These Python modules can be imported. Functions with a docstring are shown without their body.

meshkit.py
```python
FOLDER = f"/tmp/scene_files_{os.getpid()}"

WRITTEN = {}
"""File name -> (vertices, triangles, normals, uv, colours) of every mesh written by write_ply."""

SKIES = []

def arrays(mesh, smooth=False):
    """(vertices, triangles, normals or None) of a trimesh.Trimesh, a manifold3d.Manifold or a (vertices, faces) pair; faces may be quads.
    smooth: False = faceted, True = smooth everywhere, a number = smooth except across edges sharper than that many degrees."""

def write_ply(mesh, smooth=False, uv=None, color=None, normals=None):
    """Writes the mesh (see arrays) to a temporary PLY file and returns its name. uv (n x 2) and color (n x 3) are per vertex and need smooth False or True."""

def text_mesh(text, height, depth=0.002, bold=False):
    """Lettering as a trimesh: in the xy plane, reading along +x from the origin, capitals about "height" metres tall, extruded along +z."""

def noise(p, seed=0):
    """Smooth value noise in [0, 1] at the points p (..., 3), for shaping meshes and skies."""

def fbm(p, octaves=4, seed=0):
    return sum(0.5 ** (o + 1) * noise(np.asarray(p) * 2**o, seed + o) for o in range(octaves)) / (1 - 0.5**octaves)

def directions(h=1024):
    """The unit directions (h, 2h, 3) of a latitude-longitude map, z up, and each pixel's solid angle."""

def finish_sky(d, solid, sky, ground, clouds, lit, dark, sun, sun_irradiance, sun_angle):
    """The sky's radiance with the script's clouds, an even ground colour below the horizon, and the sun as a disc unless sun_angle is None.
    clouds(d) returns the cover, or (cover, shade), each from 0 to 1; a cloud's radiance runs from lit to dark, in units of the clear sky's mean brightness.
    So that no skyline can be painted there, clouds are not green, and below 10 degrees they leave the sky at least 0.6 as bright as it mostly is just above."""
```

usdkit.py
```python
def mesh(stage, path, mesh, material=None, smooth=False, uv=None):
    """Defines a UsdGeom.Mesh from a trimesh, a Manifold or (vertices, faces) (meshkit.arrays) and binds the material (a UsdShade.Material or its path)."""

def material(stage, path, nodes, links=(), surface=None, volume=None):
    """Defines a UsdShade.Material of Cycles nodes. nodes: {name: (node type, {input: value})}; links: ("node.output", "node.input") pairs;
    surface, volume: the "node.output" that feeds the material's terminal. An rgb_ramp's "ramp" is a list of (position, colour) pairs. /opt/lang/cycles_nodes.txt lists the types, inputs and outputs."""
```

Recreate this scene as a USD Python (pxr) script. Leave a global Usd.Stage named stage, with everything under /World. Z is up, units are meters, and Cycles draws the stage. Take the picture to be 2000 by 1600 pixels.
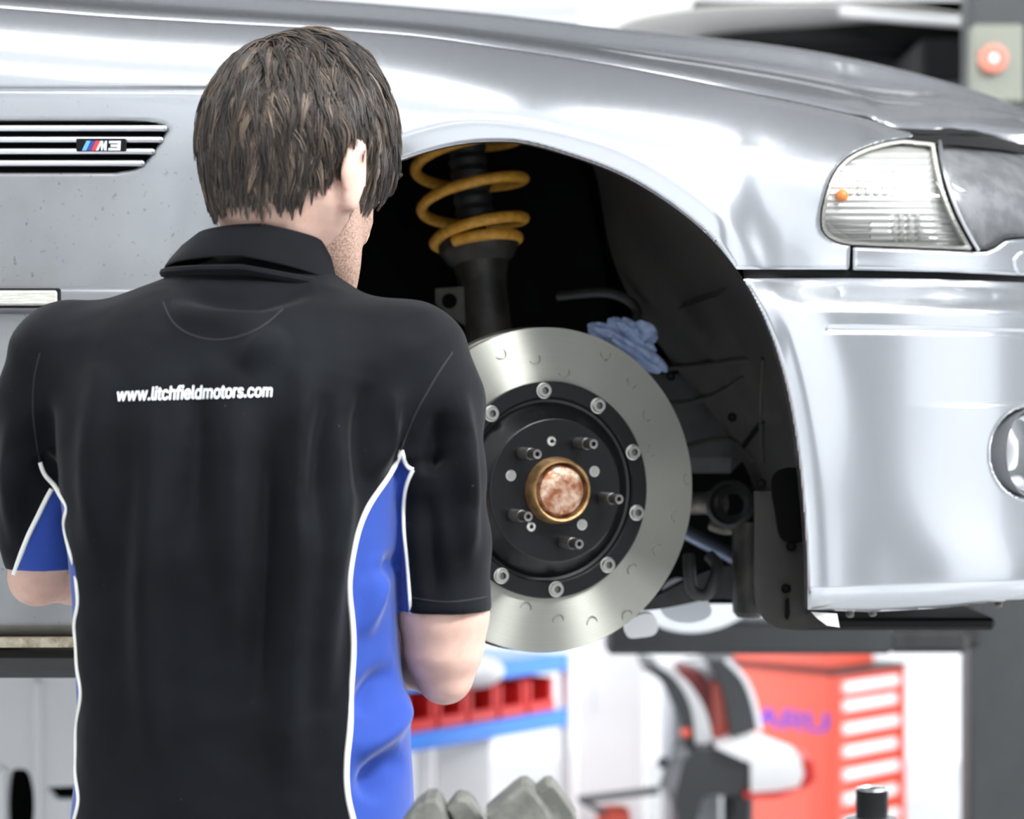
import math, random
import numpy as np, trimesh, shapely, manifold3d as m3
from scipy.interpolate import CubicSpline, PchipInterpolator
from scipy.ndimage import map_coordinates, gaussian_filter
from scipy.sparse import coo_matrix
from scipy.spatial import cKDTree
import usdkit, meshkit
from pxr import Usd, UsdGeom, UsdLux, UsdShade, Gf, Sdf, Vt

stage = Usd.Stage.CreateInMemory()
UsdGeom.SetStageUpAxis(stage, 'Z'); UsdGeom.SetStageMetersPerUnit(stage, 1.0)
UsdGeom.Xform.Define(stage, '/World'); UsdGeom.Scope.Define(stage, '/World/Looks')
PI = math.pi
# ------------------------------------------------------------------ camera, lights, exposure
FPX, ZC = 4722.2, 1.40                     # 85 mm lens on a 36 mm frame; eye 1.40 m above the floor
cam = UsdGeom.Camera.Define(stage, '/World/camera')
cam.AddTranslateOp().Set((0, 0, ZC)); cam.AddRotateXOp().Set(90)
cam.CreateHorizontalApertureAttr(36.0); cam.CreateFocalLengthAttr(85.0)
cam.CreateFStopAttr(4.5); cam.CreateFocusDistanceAttr(2.40)
cam.CreateClippingRangeAttr((0.05, 200.0))
cam.CreateExposureAttr(-1.85)

dome = UsdLux.DomeLight.Define(stage, '/World/sky'); dome.CreateIntensityAttr(1.0); dome.CreateColorAttr((0.85, 0.92, 1.0))

def rect_light(name, pos, size, power, normal, color=(1, 1, 1)):
    l = UsdLux.RectLight.Define(stage, '/World/' + name)
    l.CreateWidthAttr(size[0]); l.CreateHeightAttr(size[1]); l.CreateIntensityAttr(power); l.CreateColorAttr(color)
    z = -np.array(normal, float); z /= np.linalg.norm(z)
    up = np.array([0, 0, 1.0]) if abs(z[2]) < .9 else np.array([0, 1.0, 0])
    x = np.cross(up, z); x /= np.linalg.norm(x); y = np.cross(z, x)
    M = np.eye(4); M[0, :3], M[1, :3], M[2, :3], M[3, :3] = x, y, z, pos
    l.AddTransformOp().Set(Gf.Matrix4d(M.tolist()))
# the room's daylight: open sectional doors in the wall behind the camera and in the right wall
rect_light('daylight_behind', (1.8, -4.45, 1.9), (6.8, 3.0), 4.0, (0, 1, 0), (0.94, 0.97, 1.0))
rect_light('daylight_right', (5.55, .75, 1.75), (3.3, 2.9), 3.4, (-1, 0, 0), (0.95, 0.97, 1.0))
rect_light('window_left_light', (-4.55, 6.6, 1.9), (5.2, 2.6), 38.0, (1, 0, 0), (0.95, 0.97, 1.0))
rect_light('window_right_light', (5.55, 7.2, 1.9), (4.4, 2.6), 38.0, (-1, 0, 0), (0.95, 0.97, 1.0))
# the fluorescent panels in the ceiling: (x, y, length along x, width along y, radiance)
PANELS = [(x, y, 1.5, .35, p) for y, p in ((-2.4, 6), (-0.5, 6), (1.35, 5), (3.35, 46)) for x in (-2.7, -0.6, 1.5, 3.6) if (x, y) not in ((1.5, 1.35), (-.6, -.5), (-.6, 1.35))]
PANELS += [(2.05, .1, 1.1, .8, 460), (4.75, 1.2, 1.0, 1.1, 420), (-.15, 1.15, 1.7, .5, 46)]
ZCEIL = 4.5
for i, (x, y, lx, ly, p) in enumerate(PANELS):
    rect_light('panel_light_%02d' % i, (x, y, ZCEIL - .125), (lx, ly), p, (0, 0, -1), (.95, .975, 1))

# ------------------------------------------------------------------ naming and tagging
BASE, USED = {'/World': np.zeros(3)}, {}
def numbered(parent, name):
    k = USED.setdefault((parent, name), 0); USED[(parent, name)] += 1
    return name if k == 0 else '%s_%03d' % (name, k)
def tag(p, label=None, cat=None, group=None, kind=None):
    p = p.GetPrim() if hasattr(p, 'GetPrim') else stage.GetPrimAtPath(p)
    for k, v in (('label', label), ('category', cat), ('group', group), ('kind', kind)):
        if v: p.SetCustomDataByKey(k, v)
def thing(name, label, cat, base=(0, 0, 0), group=None, kind=None):
    path = '/World/' + numbered('/World', name)
    x = UsdGeom.Xform.Define(stage, path); x.AddTranslateOp().Set(tuple(map(float, base)))
    BASE[path] = np.array(base, float); tag(x, label, cat, group, kind)
    return path
def arr(m):
    if hasattr(m, 'to_mesh'):
        q = m.to_mesh(); return np.array(q.vert_properties[:, :3], float), np.array(q.tri_verts, int)
    if isinstance(m, trimesh.Trimesh): return np.array(m.vertices, float), np.array(m.faces, int)
    v, f = np.asarray(m[0], float), np.asarray(m[1], int)
    if f.shape[1] == 4: f = np.vstack([f[:, [0, 1, 2]], f[:, [0, 2, 3]]])
    return v, f
def obj(name, mesh, mat, parent='/World', label=None, smooth=35, kind=None):
    """One Mesh prim under parent; mesh is in world coordinates."""
    v, f = arr(mesh); base = BASE[parent]
    path = parent + '/' + numbered(parent, name)
    usdkit.mesh(stage, path, (v - base, f), '/World/Looks/' + mat, smooth=smooth)
    BASE[path] = base
    if label or kind: tag(path, label=label, kind=kind)
    return path
def struct(name, mesh, mat, label, cat, smooth=False):
    p = obj(name, mesh, mat, smooth=smooth); tag(p, label, cat, kind='structure'); return p
def dup(src, base, label, group=None, rotz=0):
    path = '/World/' + numbered('/World', src.rsplit('/', 1)[1])
    x = UsdGeom.Xform.Define(stage, path); was = dict(stage.GetPrimAtPath(src).GetCustomData())
    p = x.GetPrim(); p.GetReferences().AddInternalReference(src); p.SetInstanceable(True)
    UsdGeom.Xformable(x).ClearXformOpOrder(); x.AddTranslateOp(opSuffix='at').Set(tuple(map(float, base)))
    if rotz: x.AddRotateZOp(opSuffix='turn').Set(math.degrees(rotz))
    tag(p, label, was.get('category'), group or was.get('group'))
    return path

# ------------------------------------------------------------------ shapes
def P(u, v, d):
    """The point at depth d (metres from the camera's plane) that the photograph shows at pixel u, v."""
    return np.array([(u - 1000) / FPX * d, d, ZC - (v - 800) / FPX * d])
def proj(p):
    p = np.asarray(p); return 1000 + p[..., 0] / p[..., 1] * FPX, 800 - (p[..., 2] - ZC) / p[..., 1] * FPX
def cat(*ms):
    vs, fs, n = [], [], 0
    for m in ms:
        v, f = arr(m); vs.append(v); fs.append(f + n); n += len(v)
    return np.vstack(vs), np.vstack(fs)
def cbox(lo, hi, c=.004):
    """A box with chamfered edges."""
    lo, hi = np.minimum(lo, hi), np.maximum(lo, hi); c = min(c, .45 * min(hi - lo)); pts = []
    for s in np.ndindex(2, 2, 2):
        p = np.where(np.array(s) == 1, hi, lo); sg = np.where(np.array(s) == 1, -1, 1)
        for k in range(3):
            q = p + sg * c; q[k] = p[k]; pts.append(q)
    h = trimesh.convex.convex_hull(np.array(pts)); return np.array(h.vertices), np.array(h.faces)
def turned(m, ang, about):
    v, f = arr(m); c, s = math.cos(ang), math.sin(ang); R = np.array([[c, -s, 0], [s, c, 0], [0, 0, 1]])
    return (v - about) @ R.T + about, f
def spl(pts, n=80, closed=False):
    p = np.array(pts, float)
    if closed: p = np.vstack([p, p[:1]])
    t = np.r_[0, np.cumsum(np.linalg.norm(np.diff(p, axis=0), axis=1))]
    return CubicSpline(t, p, bc_type='periodic' if closed else 'natural')(np.linspace(0, t[-1], n))
def tube(path, r, sides=12, caps=True, flat=1.0):
    p = np.asarray(path, float); n = len(p); r = np.broadcast_to(r, (n,))
    t = np.gradient(p, axis=0); t /= np.linalg.norm(t, axis=1, keepdims=True) + 1e-12
    a = np.zeros_like(p); ref = np.array([0, 0, 1.0]) if abs(t[0, 2]) < .9 else np.array([1.0, 0, 0])
    x = np.cross(t[0], ref); x /= np.linalg.norm(x)
    for i in range(n):
        x = x - t[i] * (x @ t[i]); x /= np.linalg.norm(x); a[i] = x
    b = np.cross(t, a); th = np.arange(sides) * 2 * PI / sides
    v = p[:, None] + r[:, None, None] * (np.cos(th)[None, :, None] * a[:, None] + flat * np.sin(th)[None, :, None] * b[:, None])
    i, j = np.meshgrid(np.arange(n - 1), np.arange(sides), indexing='ij'); k = (j + 1) % sides
    q = np.stack([i * sides + j, i * sides + k, (i + 1) * sides + k, (i + 1) * sides + j], -1).reshape(-1, 4)
    v = v.reshape(-1, 3); f = np.vstack([q[:, [0, 1, 2]], q[:, [0, 2, 3]]])
    if caps:
        m = len(v); v = np.vstack([v, p[:1], p[-1:]]); j = np.arange(sides); k = (j + 1) % sides
        f = np.vstack([f, np.stack([np.full(sides, m), k, j], 1), np.stack([np.full(sides, m + 1), (n - 1) * sides + j, (n - 1) * sides + k], 1)])
    return v, f
def lathe(prof, origin, axis, n=64):
    """prof: (radius, height along axis) pairs."""
    ax = np.array(axis, float); ax /= np.linalg.norm(ax)
    ref = np.array([0, 0, 1.0]) if abs(ax[2]) < .9 else np.array([1.0, 0, 0])
    x = np.cross(ref, ax); x /= np.linalg.norm(x); y = np.cross(ax, x)
    th = np.arange(n) * 2 * PI / n; ring = np.cos(th)[:, None] * x + np.sin(th)[:, None] * y
    pr = np.array(prof, float); m = len(pr)
    v = (np.array(origin) + pr[:, 1, None, None] * ax + pr[:, 0, None, None] * ring[None]).reshape(-1, 3)
    i, j = np.meshgrid(np.arange(m - 1), np.arange(n), indexing='ij'); k = (j + 1) % n
    q = np.stack([i * n + j, i * n + k, (i + 1) * n + k, (i + 1) * n + j], -1).reshape(-1, 4)
    f = np.vstack([q[:, [0, 1, 2]], q[:, [0, 2, 3]]])
    tm = trimesh.Trimesh(v, f, process=False); tm.merge_vertices(); tm.update_faces(tm.nondegenerate_faces()); tm.remove_unreferenced_vertices()
    return np.array(tm.vertices), np.array(tm.faces)
def slab(uv, d, t, at=None):
    """The outline uv (pixels, read at depth d) as a solid t metres thick, away from the camera."""
    pts = np.array([P(u, v, d)[[0, 2]] for u, v in uv])
    poly = shapely.Polygon(pts).buffer(0)
    geoms = getattr(poly, 'geoms', [poly]); out = []
    for g in geoms:
        m = trimesh.creation.extrude_polygon(g, t, engine='earcut'); v = np.array(m.vertices)
        out.append((np.stack([v[:, 0], d + t - v[:, 2], v[:, 1]], 1), np.array(m.faces)))
    return cat(*out)
def split(v, f, s):
    """Cuts the triangles along s = 0 (one value per vertex); returns the meshes where s >= 0 and where s < 0."""
    s = np.where(np.abs(s) < 1e-9, 1e-9, s); out = []
    for sign in (1, -1):
        g = s * sign; pos = g > 0; cnt = pos[f].sum(1)
        faces = [f[cnt == 3]]; V = [v]; n = len(v); edges = {}; newv = []
        def cut(a, b):
            key = (a, b) if a < b else (b, a)
            if key not in edges:
                t = g[key[0]] / (g[key[0]] - g[key[1]]); edges[key] = n + len(newv); newv.append(v[key[0]] + t * (v[key[1]] - v[key[0]]))
            return edges[key]
        extra = []
        for tri in f[(cnt == 1) | (cnt == 2)]:
            p = pos[tri]
            if p.sum() == 1:
                k = int(np.argmax(p)); a, b, c = tri[k], tri[(k + 1) % 3], tri[(k + 2) % 3]
                extra.append((a, cut(a, b), cut(a, c)))
            else:
                k = int(np.argmin(p)); a, b, c = tri[k], tri[(k + 1) % 3], tri[(k + 2) % 3]
                ab, ac = cut(a, b), cut(a, c); extra += [(ab, b, c), (ab, c, ac)]
        F = np.vstack([faces[0], np.array(extra, int).reshape(-1, 3)]); VV = np.vstack([v, np.array(newv).reshape(-1, 3)])
        used = np.unique(F); m = np.full(len(VV), -1); m[used] = np.arange(len(used)); out.append((VV[used], m[F]))
    return out
def sd_poly(poly, u, v):
    """Signed distance in pixels, positive inside."""
    pts = shapely.points(u.ravel(), v.ravel()); shapely.prepare(poly)
    d = shapely.distance(poly.boundary, pts); ins = shapely.contains(poly, pts)
    return np.where(ins, d, -d).reshape(u.shape)
def ss(a, b, x):
    t = np.clip((x - a) / (b - a), 0, 1); return t * t * (3 - 2 * t)

# ---- signed distance grids (bodies and cloth)
def smin(a, b, k):
    h = np.clip(.5 + .5 * (b - a) / k, 0, 1); return b * (1 - h) + a * h - k * h * (1 - h)
class Grid:
    def __init__(self, lo, hi, h):
        self.lo, self.h = np.array(lo, float), h; self.n = np.ceil((np.array(hi) - lo) / h).astype(int) + 1
        self.F = np.full(self.n, .15, np.float32)
    def axes(self, sl): return [(self.lo[k] + self.h * np.arange(sl[k].start, sl[k].stop)).reshape([-1 if j == k else 1 for j in range(3)]) for k in range(3)]
    def box(self, lo, hi, pad):
        a = np.clip(((np.array(lo) - pad - self.lo) / self.h).astype(int), 0, self.n); b = np.clip(((np.array(hi) + pad - self.lo) / self.h).astype(int) + 2, 0, self.n)
        return tuple(slice(int(x), int(y)) for x, y in zip(a, b))
    def put(self, fn, lo, hi, k=.012, op='add', pad=.03):
        sl = self.box(lo, hi, pad)
        if any(s.stop <= s.start for s in sl): return
        d = fn(*self.axes(sl))
        if op == 'add': self.F[sl] = smin(self.F[sl], d, k)
        elif op == 'cut': self.F[sl] = -smin(-self.F[sl], d, k)
    def cone(self, a, b, ra, rb, k=.012, sy=1.0, op='add'):
        a, b = np.array(a, float), np.array(b, float); ab = (b - a) * [1, sy, 1]; L = ab @ ab + 1e-12; r = max(ra, rb)
        def fn(x, y, z):
            px, py, pz = x - a[0], (y - a[1]) * sy, z - a[2]
            h = np.clip((px * ab[0] + py * ab[1] + pz * ab[2]) / L, 0, 1)
            return np.sqrt((px - ab[0] * h) ** 2 + (py - ab[1] * h) ** 2 + (pz - ab[2] * h) ** 2) - (ra + (rb - ra) * h)
        self.put(fn, np.minimum(a, b) - r / min(sy, 1), np.maximum(a, b) + r / min(sy, 1), k, op)
    def chain(self, pts, k=.012, sy=1.0):
        for p, q in zip(pts[:-1], pts[1:]): self.cone(p[0], q[0], p[1], q[1], k, sy)
    def ell(self, c, r, R=np.eye(3), k=.012, op='add'):
        c, r = np.array(c, float), np.array(r, float); m = max(r)
        def fn(x, y, z):
            p = [x - c[0], y - c[1], z - c[2]]; q = [sum(R[j, i] * p[j] for j in range(3)) for i in range(3)]
            k0 = np.sqrt(sum((q[i] / r[i]) ** 2 for i in range(3))); k1 = np.sqrt(sum((q[i] / r[i] ** 2) ** 2 for i in range(3))) + 1e-9
            return k0 * (k0 - 1) / k1
        self.put(fn, c - m, c + m, k, op)
    def sample(self, p):
        q = (np.asarray(p) - self.lo) / self.h
        return map_coordinates(self.F, q.T, order=1, mode='nearest')
    def march(self, u, v, d0=1.6, d1=3.2):
        """Depth at which the rays through the pixels u, v meet the surface (nan where they miss)."""
        u, v = np.atleast_1d(u).astype(float), np.atleast_1d(v).astype(float); d = np.full(u.shape, d0); hit = np.zeros(u.shape, bool)
        for _ in range(400):
            s = self.sample(np.stack([(u - 1000) / FPX * d, d, ZC - (v - 800) / FPX * d], 1))
            hit |= s < 5e-4; d = np.where(hit, d, d + np.clip(s * .6, 4e-4, .02))
        return np.where(hit & (d < d1), d, np.nan)
    def mesh(self):
        F, h = self.F, self.h; ins = F < 0
        c = [ins[i:F.shape[0] - 1 + i, j:F.shape[1] - 1 + j, k:F.shape[2] - 1 + k] for i, j, k in np.ndindex(2, 2, 2)]
        s = sum(x.astype(np.int8) for x in c); act = (s > 0) & (s < 8); I = np.argwhere(act)
        idx = np.full(act.shape, -1, np.int64); idx[act] = np.arange(len(I))
        acc, cnt = np.zeros((len(I), 3)), np.zeros(len(I))
        for a in np.ndindex(2, 2, 2):
            for ax in range(3):
                if a[ax]: continue
                b = list(a); b[ax] = 1; fa, fb = F[tuple((I + a).T)], F[tuple((I + b).T)]; m = (fa < 0) != (fb < 0)
                t = fa[m] / (fa[m] - fb[m]); p = (I + a)[m].astype(float); p[:, ax] += t; acc[m] += p; cnt[m] += 1
        V = self.lo + h * acc / cnt[:, None]; Q = []
        for ax in range(3):
            o = [k for k in range(3) if k != ax]; sl0 = [slice(None)] * 3; sl1 = [slice(None)] * 3; sl0[ax], sl1[ax] = slice(0, -1), slice(1, None)
            e = ins[tuple(sl0)] != ins[tuple(sl1)]; E = np.argwhere(e); E = E[(E[:, o[0]] > 0) & (E[:, o[1]] > 0) & (E[:, o[0]] < F.shape[o[0]] - 1) & (E[:, o[1]] < F.shape[o[1]] - 1)]
            def at(da, db):
                q = E.copy(); q[:, o[0]] -= da; q[:, o[1]] -= db; return idx[tuple(q.T)]
            q = np.stack([at(1, 1), at(0, 1), at(0, 0), at(1, 0)], 1); flip = ins[tuple(E.T)] if ax != 1 else ~ins[tuple(E.T)]
            q[~flip] = q[~flip][:, ::-1]; Q.append(q)
        Q = np.vstack(Q); return V, np.vstack([Q[:, [0, 1, 2]], Q[:, [0, 2, 3]]])
def relax(v, f, n=6):
    """Taubin smoothing."""
    e = np.unique(np.sort(np.vstack([f[:, [0, 1]], f[:, [1, 2]], f[:, [2, 0]]]), axis=1), axis=0)
    A = coo_matrix((np.ones(2 * len(e)), (np.r_[e[:, 0], e[:, 1]], np.r_[e[:, 1], e[:, 0]])), shape=(len(v),) * 2).tocsr(); dg = np.maximum(np.asarray(A.sum(1)).ravel(), 1)[:, None]
    for _ in range(n):
        for lam in (.5, -.53): v = v + lam * (A @ v / dg - v)
    return v, f
def normals(v, f):
    n = np.zeros_like(v); c = np.cross(v[f[:, 1]] - v[f[:, 0]], v[f[:, 2]] - v[f[:, 0]])
    for k in range(3): np.add.at(n, f[:, k], c)
    return n / (np.linalg.norm(n, axis=1, keepdims=True) + 1e-12)

# ------------------------------------------------------------------ materials
def M(name, nodes, links, surface='p.BSDF'): usdkit.material(stage, '/World/Looks/' + name, nodes, links, surface)
def plain(name, color, rough=.5, metal=0., coat=0., spec=.5, **kw):
    M(name, {'p': ('principled_bsdf', dict(base_color=color, roughness=rough, metallic=metal, coat_weight=coat, coat_roughness=.04, specular_ior_level=spec, **kw))}, [])
def mottled(name, c1, c2, scale=20, lo=.4, hi=.6, rough=.5, metal=0., bump=0., coat=0., spec=.5, detail=5, bscale=None, stretch=None):
    nodes = {'g': ('geometry', {}), 'n': ('noise_texture', dict(scale=scale, detail=detail, roughness=.6)),
             'r': ('rgb_ramp', {'ramp': [(lo, c1), (hi, c2)]}),
             'p': ('principled_bsdf', dict(roughness=rough, metallic=metal, coat_weight=coat, coat_roughness=.04, specular_ior_level=spec))}
    links = [('n.fac', 'r.fac'), ('r.color', 'p.base_color')]
    if stretch:
        nodes['m'] = ('mapping', dict(scale=stretch)); links += [('g.position', 'm.vector'), ('m.vector', 'n.vector')]
    else: links += [('g.position', 'n.vector')]
    if bump:
        nodes['nb'] = ('noise_texture', dict(scale=bscale or scale * 4, detail=3)); nodes['b'] = ('bump', dict(strength=bump, distance=.002))
        links += [('g.position', 'nb.vector'), ('nb.fac', 'b.height'), ('b.normal', 'p.normal')]
    M(name, nodes, links)
# silver metallic paint under clear lacquer; the lower rear wing is dusty and speckled with road dirt
M('paint', {'g': ('geometry', {}), 'n': ('noise_texture', dict(scale=7, detail=4)), 's': ('separate_xyz', {}),
            'mx': ('map_range', dict(clamp=True, from_min=-.10, from_max=-.50, to_min=0, to_max=1)), 'mz': ('map_range', dict(clamp=True, from_min=1.76, from_max=1.66, to_min=0, to_max=1)),
            'mm': ('math', dict(math_type='multiply')), 'mn': ('math', dict(math_type='multiply_add', value2=.5, value3=.45)), 'm2': ('math', dict(math_type='multiply')),
            'v': ('noise_texture', dict(scale=170, detail=2)), 'vr': ('rgb_ramp', {'ramp': [(.0, (0, 0, 0)), (.67, (0, 0, 0)), (.76, (.8, .8, .8))]}),
            'sp': ('math', dict(math_type='multiply')),
            'c1': ('mix', dict(color1=(.47, .485, .51), color2=(.125, .127, .125))), 'c2': ('mix', dict(color2=(.055, .052, .05))),
            'rr': ('map_range', dict(clamp=True, from_min=0, from_max=1, to_min=.23, to_max=.60)), 'cc': ('map_range', dict(clamp=True, from_min=0, from_max=1, to_min=.9, to_max=.06)),
            'p': ('principled_bsdf', dict(metallic=.82, coat_roughness=.04, coat_ior=1.5))},
  [('g.position', 'n.vector'), ('g.position', 'v.vector'), ('g.position', 's.vector'), ('s.x', 'mx.value'), ('s.z', 'mz.value'), ('mx.result', 'mm.value1'), ('mz.result', 'mm.value2'),
   ('n.fac', 'mn.value1'), ('mm.value', 'm2.value1'), ('mn.value', 'm2.value2'), ('m2.value', 'c1.fac'), ('v.fac', 'vr.fac'), ('vr.color', 'sp.value1'), ('m2.value', 'sp.value2'),
   ('c1.color', 'c2.color1'), ('sp.value', 'c2.fac'), ('c2.color', 'p.base_color'), ('m2.value', 'rr.value'), ('rr.result', 'p.roughness'), ('m2.value', 'cc.value'), ('cc.result', 'p.coat_weight')])
plain('wall_white', (.86, .87, .88), .7); plain('wall_grey', (.10, .105, .11), .7); plain('roof_dark', (.05, .052, .055), .7); mottled('floor_grey', (.46, .47, .48), (.56, .57, .58), 3, rough=.25)
plain('black_plastic', (.005, .005, .0055), .6, spec=.2); plain('black_gap', (.0025, .0025, .0025), .7, spec=.2); plain('rubber', (.016, .016, .016), .6)
mottled('liner', (.0065, .0055, .0043), (.021, .018, .0142), 9, .35, .75, rough=.75, bump=.3, bscale=120)
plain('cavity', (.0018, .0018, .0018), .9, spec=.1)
plain('chrome', (.80, .81, .83), .16, 1.0); plain('satin_chrome', (.66, .67, .69), .30, 1.0); plain('bolt_steel', (.50, .49, .45), .28, 1.0)
plain('stud_steel', (.13, .125, .12), .38, .9); plain('bell_black', (.0035, .0035, .0042), .28, 0., 0.0, .32)
mottled('hub_copper', (.22, .075, .032), (.58, .45, .34), 60, .40, .66, rough=.42, metal=.75, bump=.35, bscale=260)
mottled('hub_brass', (.20, .11, .045), (.40, .25, .11), 60, rough=.45, metal=.7)
mottled('spring_yellow', (.50, .235, .02), (.66, .34, .045), 130, rough=.5, bump=.2, bscale=500)
mottled('strut_dark', (.016, .015, .013), (.042, .038, .032), 30, rough=.5, metal=.3, bump=.2)
mottled('cast_grey', (.11, .11, .095), (.20, .20, .175), 60, rough=.55, metal=.35, bump=.8, bscale=900)
mottled('under_metal', (.09, .085, .07), (.20, .185, .16), 26, rough=.45, metal=.6)
mottled('under_dark', (.006, .006, .0065), (.020, .020, .021), 24, rough=.55)
plain('rod_blue', (.22, .26, .36), .3, .9); plain('far_disc', (.72, .73, .75), .28, .9)
mottled('towel_blue', (.20, .27, .44), (.34, .42, .60), 60, rough=.9, bump=.35, bscale=900)
mottled('lift_grey', (.022, .0235, .025), (.028, .0295, .031), 8, rough=.45); plain('lift_panel', (.20, .21, .17), .5)
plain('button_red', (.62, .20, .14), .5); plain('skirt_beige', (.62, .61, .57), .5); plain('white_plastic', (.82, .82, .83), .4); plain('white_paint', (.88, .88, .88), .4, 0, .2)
plain('light_grey', (.70, .72, .75), .5); plain('mid_grey', (.13, .135, .14), .5); plain('red_paint', (.72, .085, .045), .35, 0, .4); plain('red_bin', (.60, .018, .015), .4)
plain('blue_paint', (.03, .22, .80), .35, 0, .3); plain('lettering_blue', (.07, .045, .60), .5); plain('dark_trim', (.03, .032, .035), .45)
plain('aluminium', (.75, .76, .77), .3, .9); plain('orange', (.85, .22, .03), .4); plain('dark_red', (.18, .02, .02), .5)
mottled('lens_grey', (.13, .133, .14), (.20, .203, .21), 40, rough=.35, metal=.3); plain('reflector', (.58, .58, .56), .25, .55); plain('badge_silver', (.75, .76, .78), .3, .9)
plain('m_light_blue', (.10, .33, .75), .4); plain('m_blue', (.02, .04, .22), .4); plain('m_red', (.60, .03, .04), .4)
mottled('marker_lens', (.40, .39, .35), (.56, .55, .50), 30, rough=.3, stretch=(2, 1, 18))
mottled('sill_dirt', (.22, .18, .12), (.42, .37, .28), 60, rough=.8, bump=.5)
M('pane', {'t': ('transparent_bsdf', {}), 'g': ('glossy_bsdf', dict(roughness=.02, color=(1, 1, 1))), 'f': ('fresnel', dict(IOR=1.38)), 'm': ('mix_closure', {})},
  [('f.fac', 'm.fac'), ('t.BSDF', 'm.closure1'), ('g.BSDF', 'm.closure2')], 'm.closure')
M('panel_glow', {'e': ('emission', dict(color=(1, 1, .985), strength=20.))}, [], 'e.emission')
# ------------------------------------------------------------------ the room
X0, X1, Y0, Y1 = -4.6, 5.6, -4.6, 9.6
struct('floor', cbox((X0 - .2, Y0 - .2, -.2), (X1 + .2, Y1 + .2, 0), .001), 'floor_grey', 'smooth light grey workshop floor', 'floor')
struct('ceiling', cbox((X0 - .2, Y0 - .2, ZCEIL), (X1 + .2, 3.2, ZCEIL + .2), .001), 'wall_white', 'white workshop ceiling carrying the lights', 'ceiling')
struct('ceiling', cbox((X0 - .2, 3.2, ZCEIL), (X1 + .2, Y1 + .2, ZCEIL + .2), .001), 'roof_dark', 'dark unpainted roof over the rear of the workshop', 'ceiling')
struct('wall_back', cbox((X0, Y1, 0), (X1, Y1 + .2, 3.2), .001), 'wall_white', 'bright white back wall of the workshop', 'wall')
struct('trim', cbox((X0, Y1 - .02, 3.2), (X1, Y1 + .2, ZCEIL), .001), 'roof_dark', 'dark cladding above the white back wall', 'cladding')
struct('wall_left', cat(cbox((X0 - .2, Y0, 0), (X0, 3.9, ZCEIL), .001), cbox((X0 - .2, 9.3, 0), (X0, Y1, ZCEIL), .001), cbox((X0 - .2, 3.9, 0), (X0, 9.3, .55), .001), cbox((X0 - .2, 3.9, 3.25), (X0, 9.3, ZCEIL), .001)), 'wall_white', 'white left wall of the workshop', 'wall')
struct('wall_right', cat(cbox((X1, Y0, 0), (X1 + .2, -.95, ZCEIL), .001), cbox((X1, 2.45, 0), (X1 + .2, 4.9, ZCEIL), .001), cbox((X1, -.95, 3.25), (X1 + .2, 2.45, ZCEIL), .001), cbox((X1, -.95, 0), (X1 + .2, 2.45, .25), .001), cbox((X1, 9.45, 0), (X1 + .2, Y1, ZCEIL), .001), cbox((X1, 4.9, 0), (X1 + .2, 9.45, .55), .001), cbox((X1, 4.9, 3.25), (X1 + .2, 9.45, ZCEIL), .001)), 'wall_grey', 'grey right wall of the workshop', 'wall')
struct('wall_front', cat(cbox((X0, Y0 - .2, 0), (-1.7, Y0, ZCEIL), .001), cbox((5.3, Y0 - .2, 0), (X1, Y0, ZCEIL), .001), cbox((-1.7, Y0 - .2, 3.5), (5.3, Y0, ZCEIL), .001), cbox((-1.7, Y0 - .2, 0), (5.3, Y0, .3), .001)), 'wall_white', 'white wall behind the camera with an open doorway', 'wall')
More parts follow.
